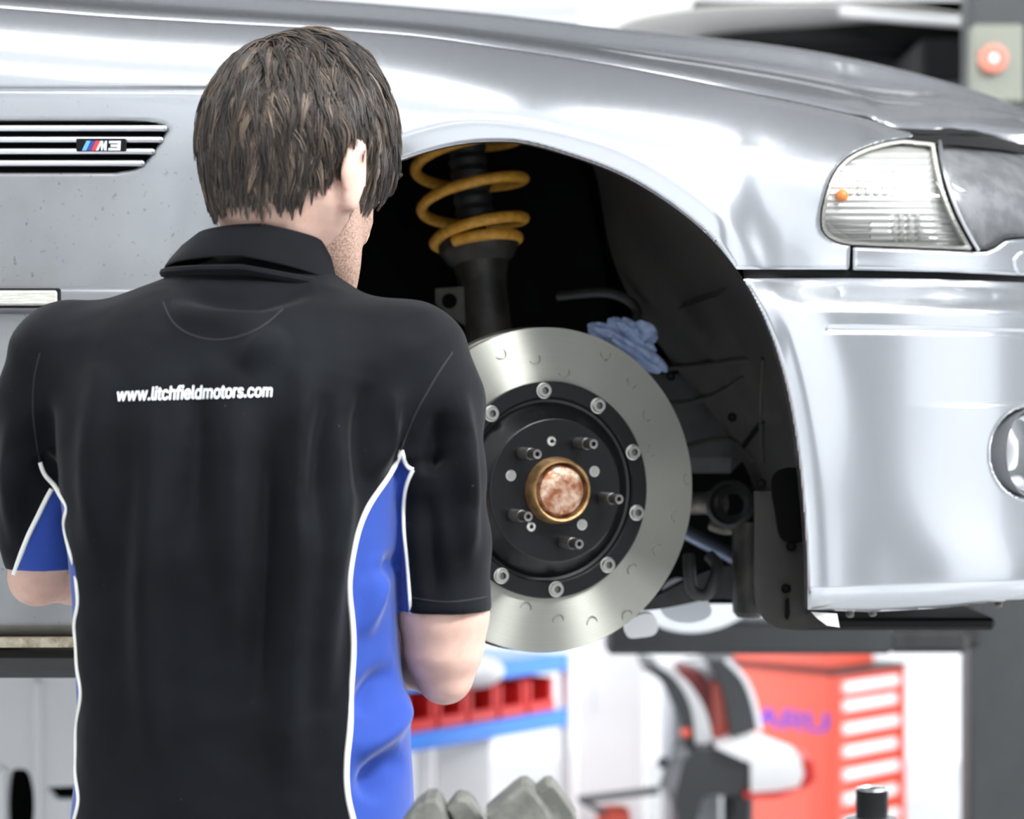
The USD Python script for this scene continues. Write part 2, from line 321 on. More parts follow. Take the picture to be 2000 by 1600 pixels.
# steel purlins on the back wall, seen as thin grey lines above the bonnet
for i, z in enumerate((2.62, 2.93)):
    struct('trim', cbox((X0, Y1 - .06, z), (X1, Y1, z + .035), .004), 'light_grey', 'thin grey rail along the white back wall', 'rail')
for i, (x, y, lx, ly, p) in enumerate(PANELS):
    t = thing('ceiling_light', 'flat white ceiling light panel, %s row, %s' % ({-2.4: 'front', -.5: 'second', 1.35: 'third', 3.35: 'rear', .1: 'near lamp', 1.2: 'side lamp', 1.15: 'middle lamp'}.get(y, 'extra lamp'), ('leftmost', 'second from the left', 'third from the left', 'rightmost')[sorted(q[0] for q in PANELS if q[1] == y).index(x)]), 'ceiling light', (x, y, ZCEIL - .11), 'ceiling light panels')
    obj('housing', cbox((x - lx / 2 - .03, y - ly / 2 - .03, ZCEIL - .10), (x + lx / 2 + .03, y + ly / 2 + .03, ZCEIL - .001), .005), 'white_paint', t)
    obj('diffuser', cbox((x - lx / 2, y - ly / 2, ZCEIL - .115), (x + lx / 2, y + ly / 2, ZCEIL - .1005), .003), 'panel_glow', t)
# ------------------------------------------------------------------ the silver car: its flank as a surface y = S(x, z)
DN = 2.62                                     # the flank's depth; U, V are its plane's coordinates in 0.55 mm units
_a = [(352, 1230), (355, 1120), (362, 1000), (386, 800), (430, 640), (492, 527), (556, 455), (636, 392), (733, 334), (830, 297), (900, 281), (960, 276), (1010, 278), (1100, 300), (1200, 336), (1300, 393), (1380, 457), (1442, 530), (1500, 640), (1545, 800), (1570, 1000), (1577, 1120), (1578, 1230)]
ARCH = spl(_a, 240); ARCH_POLY = shapely.Polygon(np.vstack([ARCH, [(1578, 1500), (352, 1500)]]))
_vs = PchipInterpolator([-400, 0, 100, 200, 400, 600, 800, 1000, 1150, 1300, 1400, 1500, 1600, 1700, 1790, 1900, 2000, 2150, 2300], [-30, 8, 16, 24, 36, 47, 62, 90, 113, 140, 160, 181, 203, 227, 252, 252, 264, 285, 310])
def S(U, V):
    U, V = np.asarray(U, float), np.asarray(V, float); sh = U.shape
    y = np.full(sh, DN)
    t = np.clip((_vs(U) + 175 - V) / 175, 0, 1.5); y = y + .085 * t * t                             # the shoulder rolls over to the bonnet
    r = -sd_poly(ARCH_POLY, U, V)                                                                   # distance outside the wheel arch
    amp = .050 * ss(330, 480, U) * (1 - .55 * ss(1380, 1540, U)) * (1 - .6 * ss(600, 1000, V) * ss(1200, 1500, U))
    q = r - 36; q = .5 * (q + np.sqrt(q * q + 120)); q = np.clip(q / (245 - 120 * ss(1450, 1560, U) * ss(528, 538, V)), 0, 1); pw = 1.75 + .4 * ss(1440, 1500, U)
    flare = (1 - q) ** pw * (1 + .05)                                                               # flat lip, a firm edge, then a hollow slope
    y = y - amp * flare
    tn = np.clip((U - 1230) / 1250, 0, .985); y = y + .75 * (1 - np.sqrt(1 - tn ** 2.5))          # the nose curves round
    y = y + .006 * np.exp(-((V - 175) / 4.5) ** 2) * (1 - ss(420, 520, U)) - .004 * ss(190, 172, V) * (1 - ss(380, 560, U))   # crease along the wing
    front = ss(1400, 1700, U)
    y = y + front * .05 * ss(610, 535, V) * ss(300, 500, V) + front * .035 * ss(545, 250, V)        # lamp set back above the bumper's roll
    y = y + .030 * np.clip((V - 1148) / 48, 0, 1.3) ** 2 * ss(1440, 1600, U)                        # the bumper tucks under
    y = y - .022 * np.exp(-((V - 1130) / 110) ** 2) * ss(1640, 2050, U)                             # rounded lower corner
    y = y + .004 * np.exp(-((V - 642) / 4.5) ** 2) * ss(1612, 1626, U) - .004 * ss(788, 795, V) * ss(1780, 2000, U) * (1 - ss(800, 1050, V))
    y = y + .020 * np.clip((V - 700) / 560, 0, 2) ** 2 * (1 - ss(300, 420, U)) + .02 * np.clip((V - 1215) / 40, 0, 2) ** 2 * (1 - ss(300, 420, U))
    return y
def on_flank(u, v, off=0.):
    """Points of the flank under the pixels u, v, moved off metres inward (+) or outward (-)."""
    u, v = np.asarray(u, float), np.asarray(v, float); d = np.full(u.shape, DN)
    for _ in range(14): d = S(1000 + (u - 1000) * d / DN, 800 + (v - 800) * d / DN) * .8 + d * .2
    d = d + off
    return np.stack([(u - 1000) / FPX * d, d, ZC - (v - 800) / FPX * d], -1)
def hem(v, f, depth):
    """Turns the open edges of a panel inward."""
    e = np.sort(np.vstack([f[:, [0, 1]], f[:, [1, 2]], f[:, [2, 0]]]), axis=1); uq, inv, c = np.unique(e, axis=0, return_inverse=True, return_counts=True)
    d = np.vstack([f[:, [0, 1]], f[:, [1, 2]], f[:, [2, 0]]])[c[inv.ravel()] == 1]
    ids = np.unique(d); m = {k: len(v) + i for i, k in enumerate(ids)}
    w = np.vstack([v, v[ids] + [0, depth, 0]]); q = [(b, a, m[a]) for a, b in d] + [(b, m[a], m[b]) for a, b in d]
    return w, np.vstack([f, np.array(q)])
def panel(outline, step=(6, 4), off=0., edge=.003, ew=7, depth=.014, holes=()):
    poly = shapely.Polygon(outline, [h for h in holes]).buffer(0); a, b, c, d = poly.bounds
    us = np.arange(a - step[0], c + 2 * step[0], step[0]); vs = np.arange(b - step[1], d + 2 * step[1], step[1])
    u, v = np.meshgrid(us, vs, indexing='ij'); sd = sd_poly(poly, u, v)
    p = on_flank(u, v, off); p[..., 1] += edge * np.clip(1 - np.clip(sd, 0, None) / ew, 0, 1) ** 2
    n, m = u.shape; i, j = np.meshgrid(np.arange(n - 1), np.arange(m - 1), indexing='ij'); k = (i * m + j).ravel()
    F = np.vstack([np.stack([k, k + m, k + 1], 1), np.stack([k + 1, k + m, k + m + 1], 1)]); F = F[(sd.ravel()[F] > -3 * max(step)).all(1)]
    F = F[:, ::-1]
    V, F = split(p.reshape(-1, 3), F, sd.ravel())[0]
    nn = normals(V, F)
    if nn[:, 1].mean() > 0: F = F[:, ::-1]
    return hem(V, F, depth) if depth else (V, F)

car = thing('car', 'silver car raised on a lift with its front wheel off', 'car', P(1070, 957, 2.71) * [1, 1, 0] + [0, 0, 1.0])
u_shut = np.linspace(-330, 1768, 180)
vent_top = [(-330, 236), (240, 236), (290, 237), (318, 243), (327, 252)]
vent_bot = [(318, 268), (300, 296), (282, 320), (262, 330), (225, 337), (-330, 337)]
lamp_edge = spl([(1778, 268), (1735, 274), (1690, 287), (1652, 308), (1624, 343), (1608, 390), (1602, 425), (1606, 452), (1622, 468), (1645, 477), (1661, 480)], 60)
fender = np.vstack([np.stack([u_shut, _vs(u_shut) + 7], 1), [(1776, 258), (1786, 264)], lamp_edge, [(1659, 526)], [(1442, 526)], ARCH[(ARCH[:, 1] < 530) & (ARCH[:, 0] > 900)][::-1], ARCH[ARCH[:, 0] <= 900][::-1], [(352, 1254), (-330, 1262)]])
vent_hole = np.array(vent_top + vent_bot)
obj('front_wing', panel(fender, (5, 4), holes=[vent_hole]), 'paint', car, 'dusty silver front wing')
# vent: dark recess, four bright slats, badge
def box_on(u0, u1, v0, v1, off, t, c=.0015, d=None):
    a, b = on_flank(np.array([u0, u1]), np.array([v0, v1])); y = min(a[1], b[1]) if d is None else d
    return cbox((a[0], y + off, b[2]), (b[0], y + off + t, a[2]), c)
yv = DN
vent = obj('wing_vent', cat(slab([(-330, 232), (300, 232), (332, 246), (322, 275), (285, 325), (230, 341), (-330, 341)], yv + .03, .02)), 'black_gap', car, 'black slotted vent in the wing')
for k, (vc, ue, h) in enumerate(((251, 327, 6.5), (273, 319, 6.5), (296, 303, 6.5), (319, 283, 6.5))):
    a, b = on_flank(np.array(-330.), np.array(float(vc))), on_flank(np.array(ue - 6.), np.array(float(vc)))
    xs = np.linspace(a[0], b[0], 30); path = np.stack([xs, np.full(30, yv - .001), np.full(30, a[2])], 1)
    r = np.full(30, .0036); m = tube(path, r, 14); mv = m[0]
    obj('vent_slat', cat((mv, m[1]), trimesh.creation.icosphere(3, .0036).apply_translation(path[-1])), 'satin_chrome', vent, 'bright metal slat')
    obj('vent_fin', cbox((xs[0], yv + .002, a[2] - .001), (xs[-1] - .004, yv + .03, a[2] + .001), .0004), 'black_plastic', vent)
zb = lambda v: ZC - (v - 800) / FPX * yv
xb = lambda u: (u - 1000) / FPX * yv
bd = obj('model_badge', cbox((xb(151), yv - .0075, zb(297)), (xb(248), yv - .002, zb(272)), .001), 'black_gap', car, 'small black badge with a striped emblem and M3')
def on_badge(uv, t=.0008): return slab(uv, yv - .0083, t)
L = 8
for nm, mt, u0 in (('badge_stripe', 'm_light_blue', 160), ('badge_stripe', 'm_blue', 169), ('badge_stripe', 'm_red', 178)):
    obj(nm, on_badge([(u0, 294), (u0 + 8, 294), (u0 + 17, 275), (u0 + 9, 275)]), mt, bd)
obj('badge_letter', on_badge([(187, 294), (196, 275), (201, 275), (202, 284), (205, 275), (209, 275), (208, 294), (203, 294), (203, 284), (200, 294), (197, 294), (197, 283), (192, 294)]), 'badge_silver', bd)
obj('badge_letter', on_badge([(213, 275), (236, 275), (235, 294), (211, 294), (212, 289), (229, 289), (229, 287), (216, 287), (216, 282), (230, 282), (230, 280), (213, 280)]), 'badge_silver', bd)
# rubbing strip with its side repeater, and the dirty sill
obj('side_moulding', panel([(-330, 556), (470, 560), (470, 612), (-330, 612)], (12, 3), off=-.012, edge=.008, ew=12, depth=.03), 'paint', car, 'silver side moulding')
obj('marker_surround', cbox((xb(-330), DN - .0150, zb(603)), (xb(123), DN - .008, zb(564)), .002), 'black_plastic', car)
obj('side_marker_lamp', cbox((xb(-330), DN - .0175, zb(598)), (xb(117), DN - .012, zb(569)), .002), 'marker_lens', car, 'clear rectangular side marker lamp')
obj('sill', slab([(-330, 1247), (370, 1247), (372, 1254), (362, 1264), (-330, 1266)], 2.63, .25), 'sill_dirt', car, 'sandy dirt caked along the sill')
# front bumper, trim under the lamp, fog lamp
fog_hole = np.array([(2016 + 80 * math.cos(t), 885 + 91 * math.sin(t)) for t in np.linspace(0, 2 * PI, 60, endpoint=False)])
bump = np.vstack([ARCH[(ARCH[:, 1] > 544) & (ARCH[:, 0] > 900) & (ARCH[:, 1] < 1190)], [(1578, 1192), (1700, 1196), (1850, 1188), (1990, 1172), (2120, 1160), (2215, 1150)], [(2215, 566), (2000, 552), (1800, 545), (1660, 543), (1450, 544)]])
obj('front_bumper', panel(bump, (4, 4), holes=[fog_hole], depth=.03), 'paint', car, 'clean silver front bumper')
trim_top = [(1667, 482), (1780, 486), (1905, 492), (1925, 492), (1945, 484), (1965, 470), (2000, 466), (2215, 470)]
obj('lamp_trim_panel', panel(np.vstack([trim_top, [(2215, 558), (2000, 538), (1850, 531), (1667, 527)]]), (4, 3)), 'paint', car, 'silver trim panel below the headlamp')
obj('washer_cover', panel(spl([(1978, 520), (1980, 502), (1992, 492), (2040, 492), (2075, 500), (2075, 534), (2030, 534), (1985, 534)], 50, True), (4, 3), off=-.003, depth=.006), 'paint', car, 'small rounded headlamp washer cover')
obj('bumper_gap', panel([(1450, 520), (1668, 476), (2215, 500), (2215, 575), (1660, 552), (1455, 550)], (12, 6), off=.016, depth=0), 'black_gap', car)
fc = on_flank(np.array(2016.), np.array(885.)); e = .004
fu = on_flank(np.array([1945., 2085.]), np.array([885., 885.])); tang = (fu[1] - fu[0]) / np.linalg.norm(fu[1] - fu[0]); fn = np.cross([0, 0, 1], tang); fn /= np.linalg.norm(fn); fn = fn if fn[1] < 0 else -fn
fog = obj('fog_lamp', lathe([(0, -.03), (.046, -.03), (.0475, -.004), (.0500, -.001), (.0500, -.045)], fc, fn, 64), 'mid_grey', car, 'round front fog lamp in a dark ring')
obj('fog_bezel', lathe([(.0405, -.018), (.041, -.010), (.0435, -.007), (.0460, -.010), (.0460, -.026), (.0405, -.026)], fc, fn, 64), 'satin_chrome', fog)
obj('fog_reflector', lathe([(0, -.030), (.02, -.028), (.0402, -.020)], fc, fn, 48), 'lens_grey', fog)
obj('fog_lens', lathe([(0, -.009), (.02, -.010), (.0405, -.015)], fc, fn, 48), 'pane', fog)
# headlamp
lamp_out = np.vstack([lamp_edge[1:], [(1667, 481)], trim_top[1:], [(2215, 330)], spl([(2150, 316), (2050, 297), (1960, 283), (1870, 277), (1778, 274)], 20)])
lamp = obj('headlamp', panel(lamp_out, (6, 5), off=.055, depth=0), 'dark_trim', car, 'clear headlamp unit with white indicator section')
def inset(poly, d): q = shapely.Polygon(poly).buffer(0).buffer(-d); return np.array(q.exterior.coords)
DIV = spl([(1829, 276), (1836, 320), (1846, 362), (1861, 405), (1880, 445), (1905, 489)], 30)
ind = np.vstack([lamp_edge[2:], [(1667, 481), (1780, 486), (1903, 491)], DIV[::-1][1:]])
mainl = np.vstack([DIV, trim_top[2:], [(2215, 340), (2150, 326), (2050, 307), (1960, 293), (1870, 284)]])
def ridged(outline, off, step=(3, 2)):
    V, F = panel(outline, step, off=off, depth=0, edge=0); u, v = proj(V)
    w = ss(1790, 1860, u - .25 * (v - 280)); k = .5 - .5 * np.cos(v / 15 * 2 * PI)
    k = .5 - .5 * np.cos(v / 13 * 2 * PI); V[:, 1] += .0055 * k * (.35 + .65 * np.maximum(w, ss(425, 440, v) * (u < 1700))) + .0022 * np.sin(u / 2.6) * ((np.abs(u - 1705) < 50) & (v > 335) & (v < 382) | (np.abs(u - 1770) < 30) & (v > 420) & (v < 470))
    return V, F
obj('indicator_reflector', ridged(inset(ind, 4), .020), 'reflector', lamp, 'white ridged indicator reflector')
obj('indicator_bulb', trimesh.creation.icosphere(2, .007).apply_translation(on_flank(np.array(1645.), np.array(382.), .016)), 'orange', lamp, 'small orange indicator bulb')
lr = ind; q = shapely.Polygon(ind).buffer(0)
obj('indicator_rim', panel(np.array(q.buffer(-3).exterior.coords), (4, 3), off=.002, depth=.016, holes=[np.array(q.buffer(-10).exterior.coords)]), 'marker_lens', lamp)
obj('indicator_lens', panel(inset(ind, 3), (6, 4), off=-.001, depth=0, edge=.002), 'pane', lamp)
obj('main_lamp_bowl', panel(inset(mainl, 6), (6, 5), off=.040, depth=0), 'lens_grey', lamp)
for u, v, r in ():
    c = on_flank(np.array(float(u)), np.array(float(v)), .034); obj('projector_lens', lathe([(0, .028), (.018, .024), (.030, .010), (.034, 0), (.038, -.004), (.038, -.02)], c, (.35, -1, 0), 40), 'satin_chrome', lamp)
obj('lamp_divider', tube(on_flank(DIV[:, 0] + 6, DIV[:, 1], -.002), .0022, 8), 'satin_chrome', lamp)
obj('main_lamp_lens', panel(inset(mainl, 3), (6, 4), off=-.001, depth=0, edge=.002), 'pane', lamp)
obj('lamp_seal', panel(np.vstack([[(1778, 262), (1870, 264), (1960, 268), (2060, 280), (2215, 305), (2215, 345), (2150, 328), (2050, 308), (1960, 292), (1870, 283), (1790, 279), (1740, 284)]]), (6, 3), off=.012, depth=.02), 'black_gap', lamp)

# bonnet: sections across the car, from the near shut line over the crown to the far wing
_sil = PchipInterpolator([-400, 0, 400, 600, 700, 900, 1050, 1200, 1350, 1500, 1620, 1750, 1850, 1930, 2000, 2150, 2300], [-75, -50, -18, -3, 4, 21, 37, 55, 70, 87, 106, 134, 160, 185, 213, 268, 320])
def bonnet_mesh():
    us = np.r_[np.linspace(-330, 1690, 126), np.linspace(1702, 2185, 70)]; sfr = np.r_[0, .004, .012, np.linspace(.03, 1, 90)]
    rows = []
    for u in us:
        a = on_flank(np.array(float(u)), np.array(float(_vs(u) - 4)))
        tb = float(ss(1700, 1800, u))
        if tb > 0: a = on_flank(np.array(float(u)), np.array((1 - tb) * float(_vs(min(u, 1790)) - 4) + tb * float(241 + 14 * ss(1880, 2000, u) + .13 * max(u - 2000, 0))), .012 * tb)
        x = a[0]; yc = 3.50; W = yc - a[1]; ya = a[1] + sfr * 2 * W
        s = np.minimum(sfr * 2, 2 - sfr * 2)
        base = 1 - (1 - s) ** 2.2; dome = ss(.47, .55, s)
        lo, hi = -.05, .5
        for _ in range(30):
            H = .5 * (lo + hi); z = a[2] + H * base + .028 * dome * ss(2150, 1700, u)
            up, vp = 1000 + x / ya * FPX, 800 - (z - ZC) / ya * FPX
            if (vp - _sil(up)).min() < 0: hi = H
            else: lo = H
        z = a[2] + H * base + .028 * dome * ss(2150, 1700, u) - .006 * np.exp(-sfr * 2 * W / .006) - .003 * np.exp(-((s - .20) / .02) ** 2)
        rows.append(np.stack([np.full(len(ya), x), ya, z], 1))
    p = np.array(rows); n, m = p.shape[:2]; i, j = np.meshgrid(np.arange(n - 1), np.arange(m - 1), indexing='ij'); k = (i * m + j).ravel()
    f = np.stack([k, k + m, k + m + 1, k + 1], 1); v = p.reshape(-1, 3); f = np.vstack([f[:, [0, 1, 2]], f[:, [0, 2, 3]]])
    w = v - [0, 0, .016]; N = len(v); e = []
    for ring in (np.arange(n) * m, (np.arange(n) * m)[::-1] + m - 1, np.arange(m)[::-1], (n - 1) * m + np.arange(m)):
        e += [(a_, b_, N + b_) for a_, b_ in zip(ring[:-1], ring[1:])] + [(a_, N + b_, N + a_) for a_, b_ in zip(ring[:-1], ring[1:])]
    return np.vstack([v, w]), np.vstack([f, f[:, ::-1] + N, np.array(e)])
obj('bonnet', bonnet_mesh(), 'paint', car, 'long silver bonnet reflecting the dark ceiling')
# what closes the car off behind the flank
obj('bonnet_gutter', (lambda a, b: (np.vstack([a, b]), np.array([(i, i + 1, i + 61, i + 60) for i in range(59)])))(on_flank(np.linspace(-330, 2180, 60), np.r_[_vs(np.linspace(-330, 2180, 60)) + 10], .012), on_flank(np.linspace(-330, 2180, 60), np.r_[_vs(np.linspace(-330, 2180, 60)) - 10], .06)), 'black_gap', car)

# ---- wheel arch: liner, inner wing, ends
lip = ARCH[ARCH[:, 1] < 1200]; n_l = len(lip)
inner = lip.copy(); c0 = np.array([965., 760.])
li = on_flank(lip[:, 0], lip[:, 1], .012)
# the liner leans inward as it goes deeper: at 0.36 m in, its section has shrunk and, in front, stands further back
inn = spl([(560, 1180), (560, 900), (580, 700), (625, 460), (740, 290), (930, 215), (1080, 225), (1152, 310), (1187, 470), (1240, 600), (1330, 730), (1420, 850), (1474, 960), (1480, 1180)], n_l)
lo = np.stack([(inn[:, 0] - 1000) / FPX * 2.96, np.full(n_l, 2.96), ZC - (inn[:, 1] - 800) / FPX * 2.96], 1)
K = 12; rows = []
for k in range(K + 1):
    t = k / K; p = li * (1 - t) + lo * t; bulge = np.sin(PI * t) * .018; ctr = np.array([(965 - 1000) / FPX * 2.8, 0, 1.40]); dr = p - ctr; dr[:, 1] = 0; p = p + bulge * dr / np.linalg.norm(dr, axis=1, keepdims=True); p[:, 1] = li[:, 1] * (1 - t) + lo[:, 1] * t
    if 3 < k < 9: p = p - .006 * dr / np.linalg.norm(dr, axis=1, keepdims=True) * (np.sin(np.arange(n_l) / 9.)[:, None] > .2)
    rows.append(p)
p = np.array(rows); i, j = np.meshgrid(np.arange(K), np.arange(n_l - 1), indexing='ij'); k = (i * n_l + j).ravel()
obj('wheel_arch_liner', (p.reshape(-1, 3), np.stack([k, k + 1, k + n_l + 1, k + n_l], 1)), 'liner', car, 'dull brown-black wheel arch liner')
_lv = p.reshape(-1, 3); _lt = cKDTree(np.stack(proj(_lv), 1))
def on_liner(pts, n=24, off=-.001):
    q = spl(pts, n) if len(pts) > 2 else np.linspace(pts[0], pts[1], n); d, i = _lt.query(q, k=4); y = (_lv[i, 1] / (d + 1)).sum(1) / (1 / (d + 1)).sum(1); return np.array([P(a, b, c + off) for (a, b), c in zip(q, gaussian_filter(y, 2, mode='nearest'))])
for pl in ([(1285, 722), (1475, 700)], [(1300, 790), (1400, 770), (1455, 735)], [(1320, 880), (1450, 872), (1470, 900)], [(1492, 700), (1488, 760), (1490, 900)]): obj('liner_rib', tube(on_liner(pl), .0035, 8), 'liner', car)
obj('liner_slit', tube(on_liner([(1452, 872), (1490, 822)], off=-.003), .003, 8), 'cavity', car)
flap = spl([(1474, 960), (1474, 1080), (1476, 1165), (1486, 1200), (1508, 1222), (1540, 1230), (1600, 1226), (1628, 1224)], 40)
obj('liner_flap', slab(np.vstack([flap, [(1632, 1200), (1590, 1188), (1578, 1050), (1568, 960)]]), 2.70, .012), 'liner', car, 'liner flap hanging below the bumper')
obj('duct_opening', slab(spl([(1516, 922), (1575, 920), (1580, 1052), (1530, 1056), (1516, 1010)], 40, True), 2.694, .004), 'cavity', car, 'dark brake duct opening')
obj('liner_slot', slab([(1534, 1172), (1541, 1168), (1543, 1200), (1538, 1212), (1533, 1206)], 2.695, .003), 'cavity', car)
for u, v in ((1487, 945), (1430, 815), (1310, 735), (1545, 1068), (1535, 1150)):
    obj('liner_clip', lathe([(0, -.004), (.0035, -.004), (.0055, 0), (.0055, .003)], P(u, v, 2.695 if u > 1470 else 2.83), (0, -1, 0), 14), 'black_gap', car)
obj('bumper_tab', slab([(1585, 1196), (1635, 1199), (1640, 1226), (1615, 1222), (1596, 1208)], 2.66, .004), 'skirt_beige', car, 'torn pale tab under the bumper corner')
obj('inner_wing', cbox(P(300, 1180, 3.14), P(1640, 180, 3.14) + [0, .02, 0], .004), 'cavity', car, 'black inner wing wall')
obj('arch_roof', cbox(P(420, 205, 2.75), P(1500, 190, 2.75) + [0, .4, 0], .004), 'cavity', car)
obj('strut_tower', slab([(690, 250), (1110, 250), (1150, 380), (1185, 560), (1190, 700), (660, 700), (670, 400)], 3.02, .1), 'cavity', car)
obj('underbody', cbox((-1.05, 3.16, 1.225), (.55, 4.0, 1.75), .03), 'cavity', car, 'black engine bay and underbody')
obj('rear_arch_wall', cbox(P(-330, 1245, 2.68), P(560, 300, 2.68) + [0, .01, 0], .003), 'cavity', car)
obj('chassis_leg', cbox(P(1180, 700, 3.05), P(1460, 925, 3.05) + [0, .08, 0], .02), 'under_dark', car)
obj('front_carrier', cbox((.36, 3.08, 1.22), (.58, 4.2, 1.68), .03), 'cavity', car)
# far wing and flank, so that the body has its other side
obj('far_wing', cbox((-1.05, 4.36, 1.2), (.45, 4.40, 1.74), .015), 'paint', car)
# windscreen and its scuttle, above the frame
obj('scuttle', cbox((-1.05, 2.80, 1.86), (-.62, 4.25, 1.90), .01), 'black_plastic', car)
def quad(a, b, c, d, t=.006):
    q = np.array([a, b, c, d], float); n = np.cross(q[1] - q[0], q[3] - q[0]); n /= np.linalg.norm(n); h = trimesh.convex.convex_hull(np.vstack([q, q + n * t])); return h.vertices, h.faces
A0, A1, B0, B1 = np.array([-.78, 2.80, 1.89]), np.array([-1.75, 3.02, 2.33]), np.array([-.78, 4.20, 1.89]), np.array([-1.75, 3.98, 2.33])
obj('windscreen', quad(A0, B0, B1, A1), 'dark_trim', car, 'dark windscreen')
obj('windscreen_pillar', tube([A0 + [.05, -.01, -.02], A0, A1], .028, 10), 'paint', car)
obj('side_window', quad(A0 + [-.04, .0, -.03], (-1.95, 2.70, 1.80), (-1.95, 2.99, 2.30), A1 + [-.04, 0, -.02]), 'dark_trim', car)
obj('door', panel(np.array([(-1180, 40), (-337, 10), (-337, 1254), (-1180, 1258)]), (14, 4)), 'paint', car, 'dusty silver door')
obj('door_moulding', panel([(-1180, 556), (-338, 556), (-338, 612), (-1180, 612)], (24, 3), off=-.012, edge=.008, ew=12, depth=.03), 'paint', car)
obj('rear_body', cbox((-2.1, 2.72, 1.17), (-1.0, 4.3, 1.80), .04), 'cavity', car)
obj('door_sill', slab([(-1180, 1247), (-331, 1243), (-331, 1270), (-1180, 1272)], 2.63, .25), 'sill_dirt', car)

# ---- suspension strut and yellow spring
ax0, ax1 = P(948, 660, 2.90), P(895, 225, 2.94); axd = (ax1 - ax0) / np.linalg.norm(ax1 - ax0)
bot = P(938, 507, 2.905)
strut = obj('strut', lathe([(0, -.17), (.028, -.17), (.028, -.03), (.030, -.012), (.033, 0), (.033, .012), (.012, .014), (.011, .22), (0, .22)], bot + axd * -.008, axd, 40), 'strut_dark', car, 'dark cylindrical suspension strut')
obj('spring_seat', lathe([(.030, -.008), (.040, .000), (.046, .010), (.0485, .014), (.0485, .024), (.044, .025), (.036, .020), (.030, .018)], bot, axd, 48), 'strut_dark', strut, 'dark ribbed lower spring seat')
obj('bump_stop', lathe([(0, .05), (.021, .05)] + [(.021 + .003 * (i % 2), .05 + .008 * i) for i in range(1, 20)] + [(0, .21)], bot, axd, 24), 'rubber', strut)
sx = np.cross(axd, [0, 1, 0]); sx /= np.linalg.norm(sx); sy = np.cross(axd, sx)
if sx[0] < 0: sx, sy = -sx, -sy
if sy[1] > 0: sy = -sy
th = np.linspace(0, 2 * PI * 4.95, 340); h = np.interp(th / (2 * PI), [0, .9, 1.4, 2.4, 3.4, 4.95], [.018, .026, .046, .095, .146, .225]); R = np.interp(th / (2 * PI), [0, .6, 1.3, 2, 4.95], [.047, .049, .058, .064, .066])
ph = 2.2 - th
obj('coil_spring', tube(bot + h[:, None] * axd + R[:, None] * (np.cos(ph)[:, None] * sx + np.sin(ph)[:, None] * sy), .0068, 16), 'spring_yellow', car, 'yellow coil spring')
lug = slab([(850, 564), (905, 560), (916, 575), (916, 640), (880, 618), (850, 592)], 2.885, .012)
obj('strut_bracket', lug, 'strut_dark', strut, 'small bracket on the strut side')
obj('bracket_hole', lathe([(0, 0), (.009, 0), (.009, .002)], P(878, 588, 2.884), (0, -1, 0), 24), 'cavity', strut)
obj('brake_hose', tube(spl([P(1090, 578, 2.98), P(1150, 572, 2.96), P(1215, 580, 2.94), P(1245, 610, 2.93), P(1225, 645, 2.92), P(1170, 650, 2.9)], 40), .006, 10), 'under_dark', car)

# ---- brake disc, steered: its face looks a little to the right
HUB = P(1070, 957, 2.71); STEER = math.radians(23.5); NRM = np.array([math.sin(STEER), -math.cos(STEER), 0]); RGT = np.array([math.cos(STEER), math.sin(STEER), 0]); UPZ = np.array([0, 0, 1.0])
def disc_at(u, v, h=0.):
    """The point of the disc's plane, raised h along its axis, that lies under the pixel u, v: as (right, up)."""
    o = HUB + NRM * h; ray = P(u, v, 1.0) - [0, 0, ZC]; cpos = np.array([0, 0, ZC]); t = ((o - cpos) @ NRM) / (ray @ NRM); q = cpos + ray * t - o
    return np.array([q @ RGT, q @ UPZ])
def hub_pt(r, a, h=0.): return HUB + NRM * h + RGT * r * math.cos(a) + UPZ * r * math.sin(a)
def to_hub(m):
    v, f = arr(m); return HUB + v[:, :1] * RGT + v[:, 1:2] * UPZ + v[:, 2:3] * NRM, f
CR = [(905, 705), (978, 692), (1045, 702), (1102, 728), (1183, 693), (1233, 748), (1263, 812), (1272, 880), (1341, 936), (1318, 1008), (1282, 1073), (1234, 1112), (1224, 1202), (1156, 1215), (1090, 1211), (1027, 1187)]
crs = [disc_at(u, v) for u, v in CR]; crs += [np.array([.150 * math.cos(a), .150 * math.sin(a)]) for a in (2.5, 2.8, 3.1, 3.4, 3.7, 3.95)]
RO, RI = .1822, .1165
ring = m3.Manifold.cylinder(.034, RO - .0015, RO, 256).translate([0, 0, -.034]) - m3.Manifold.cylinder(.06, RI, RI, 200).translate([0, 0, -.05])
for k, q in enumerate(crs):
    ang = math.atan2(q[1], q[0]) + (math.pi / 2 + .35 if k < 5 else math.pi / 2 - .15)
    c = m3.CrossSection.circle(.0068, 40) - m3.CrossSection.circle(.0062, 40).translate([.0021 * math.cos(ang - 1.45), .0023 * math.sin(ang - 1.45)])
    ring = ring - c.extrude(.004).translate([float(q[0]), float(q[1]), -.0022])
M('disc_steel', {'g': ('geometry', {}), 'o': ('vector_math', dict(math_type='subtract', vector2=tuple(HUB))), 
                 'tn': ('vector_math', dict(math_type='normalize')), 'ln': ('vector_math', dict(math_type='length')), 'w': ('math', dict(math_type='multiply', value2=1400.)),
                 'nz': ('noise_texture', dict(dimensions='1D', scale=1.0, detail=2)), 'r': ('rgb_ramp', {'ramp': [(.3, (.28, .28, .245)), (.7, (.36, .355, .315))]}),
                 'p': ('principled_bsdf', dict(metallic=1.0, roughness=.29, anisotropic=1.0))},
  [('g.position', 'o.vector1'), ('o.vector', 'tn.vector1'), ('tn.vector', 'p.tangent'), ('o.vector', 'ln.vector1'), ('ln.value', 'w.value1'), ('w.value', 'nz.w'), ('nz.fac', 'r.fac'), ('r.color', 'p.base_color')])
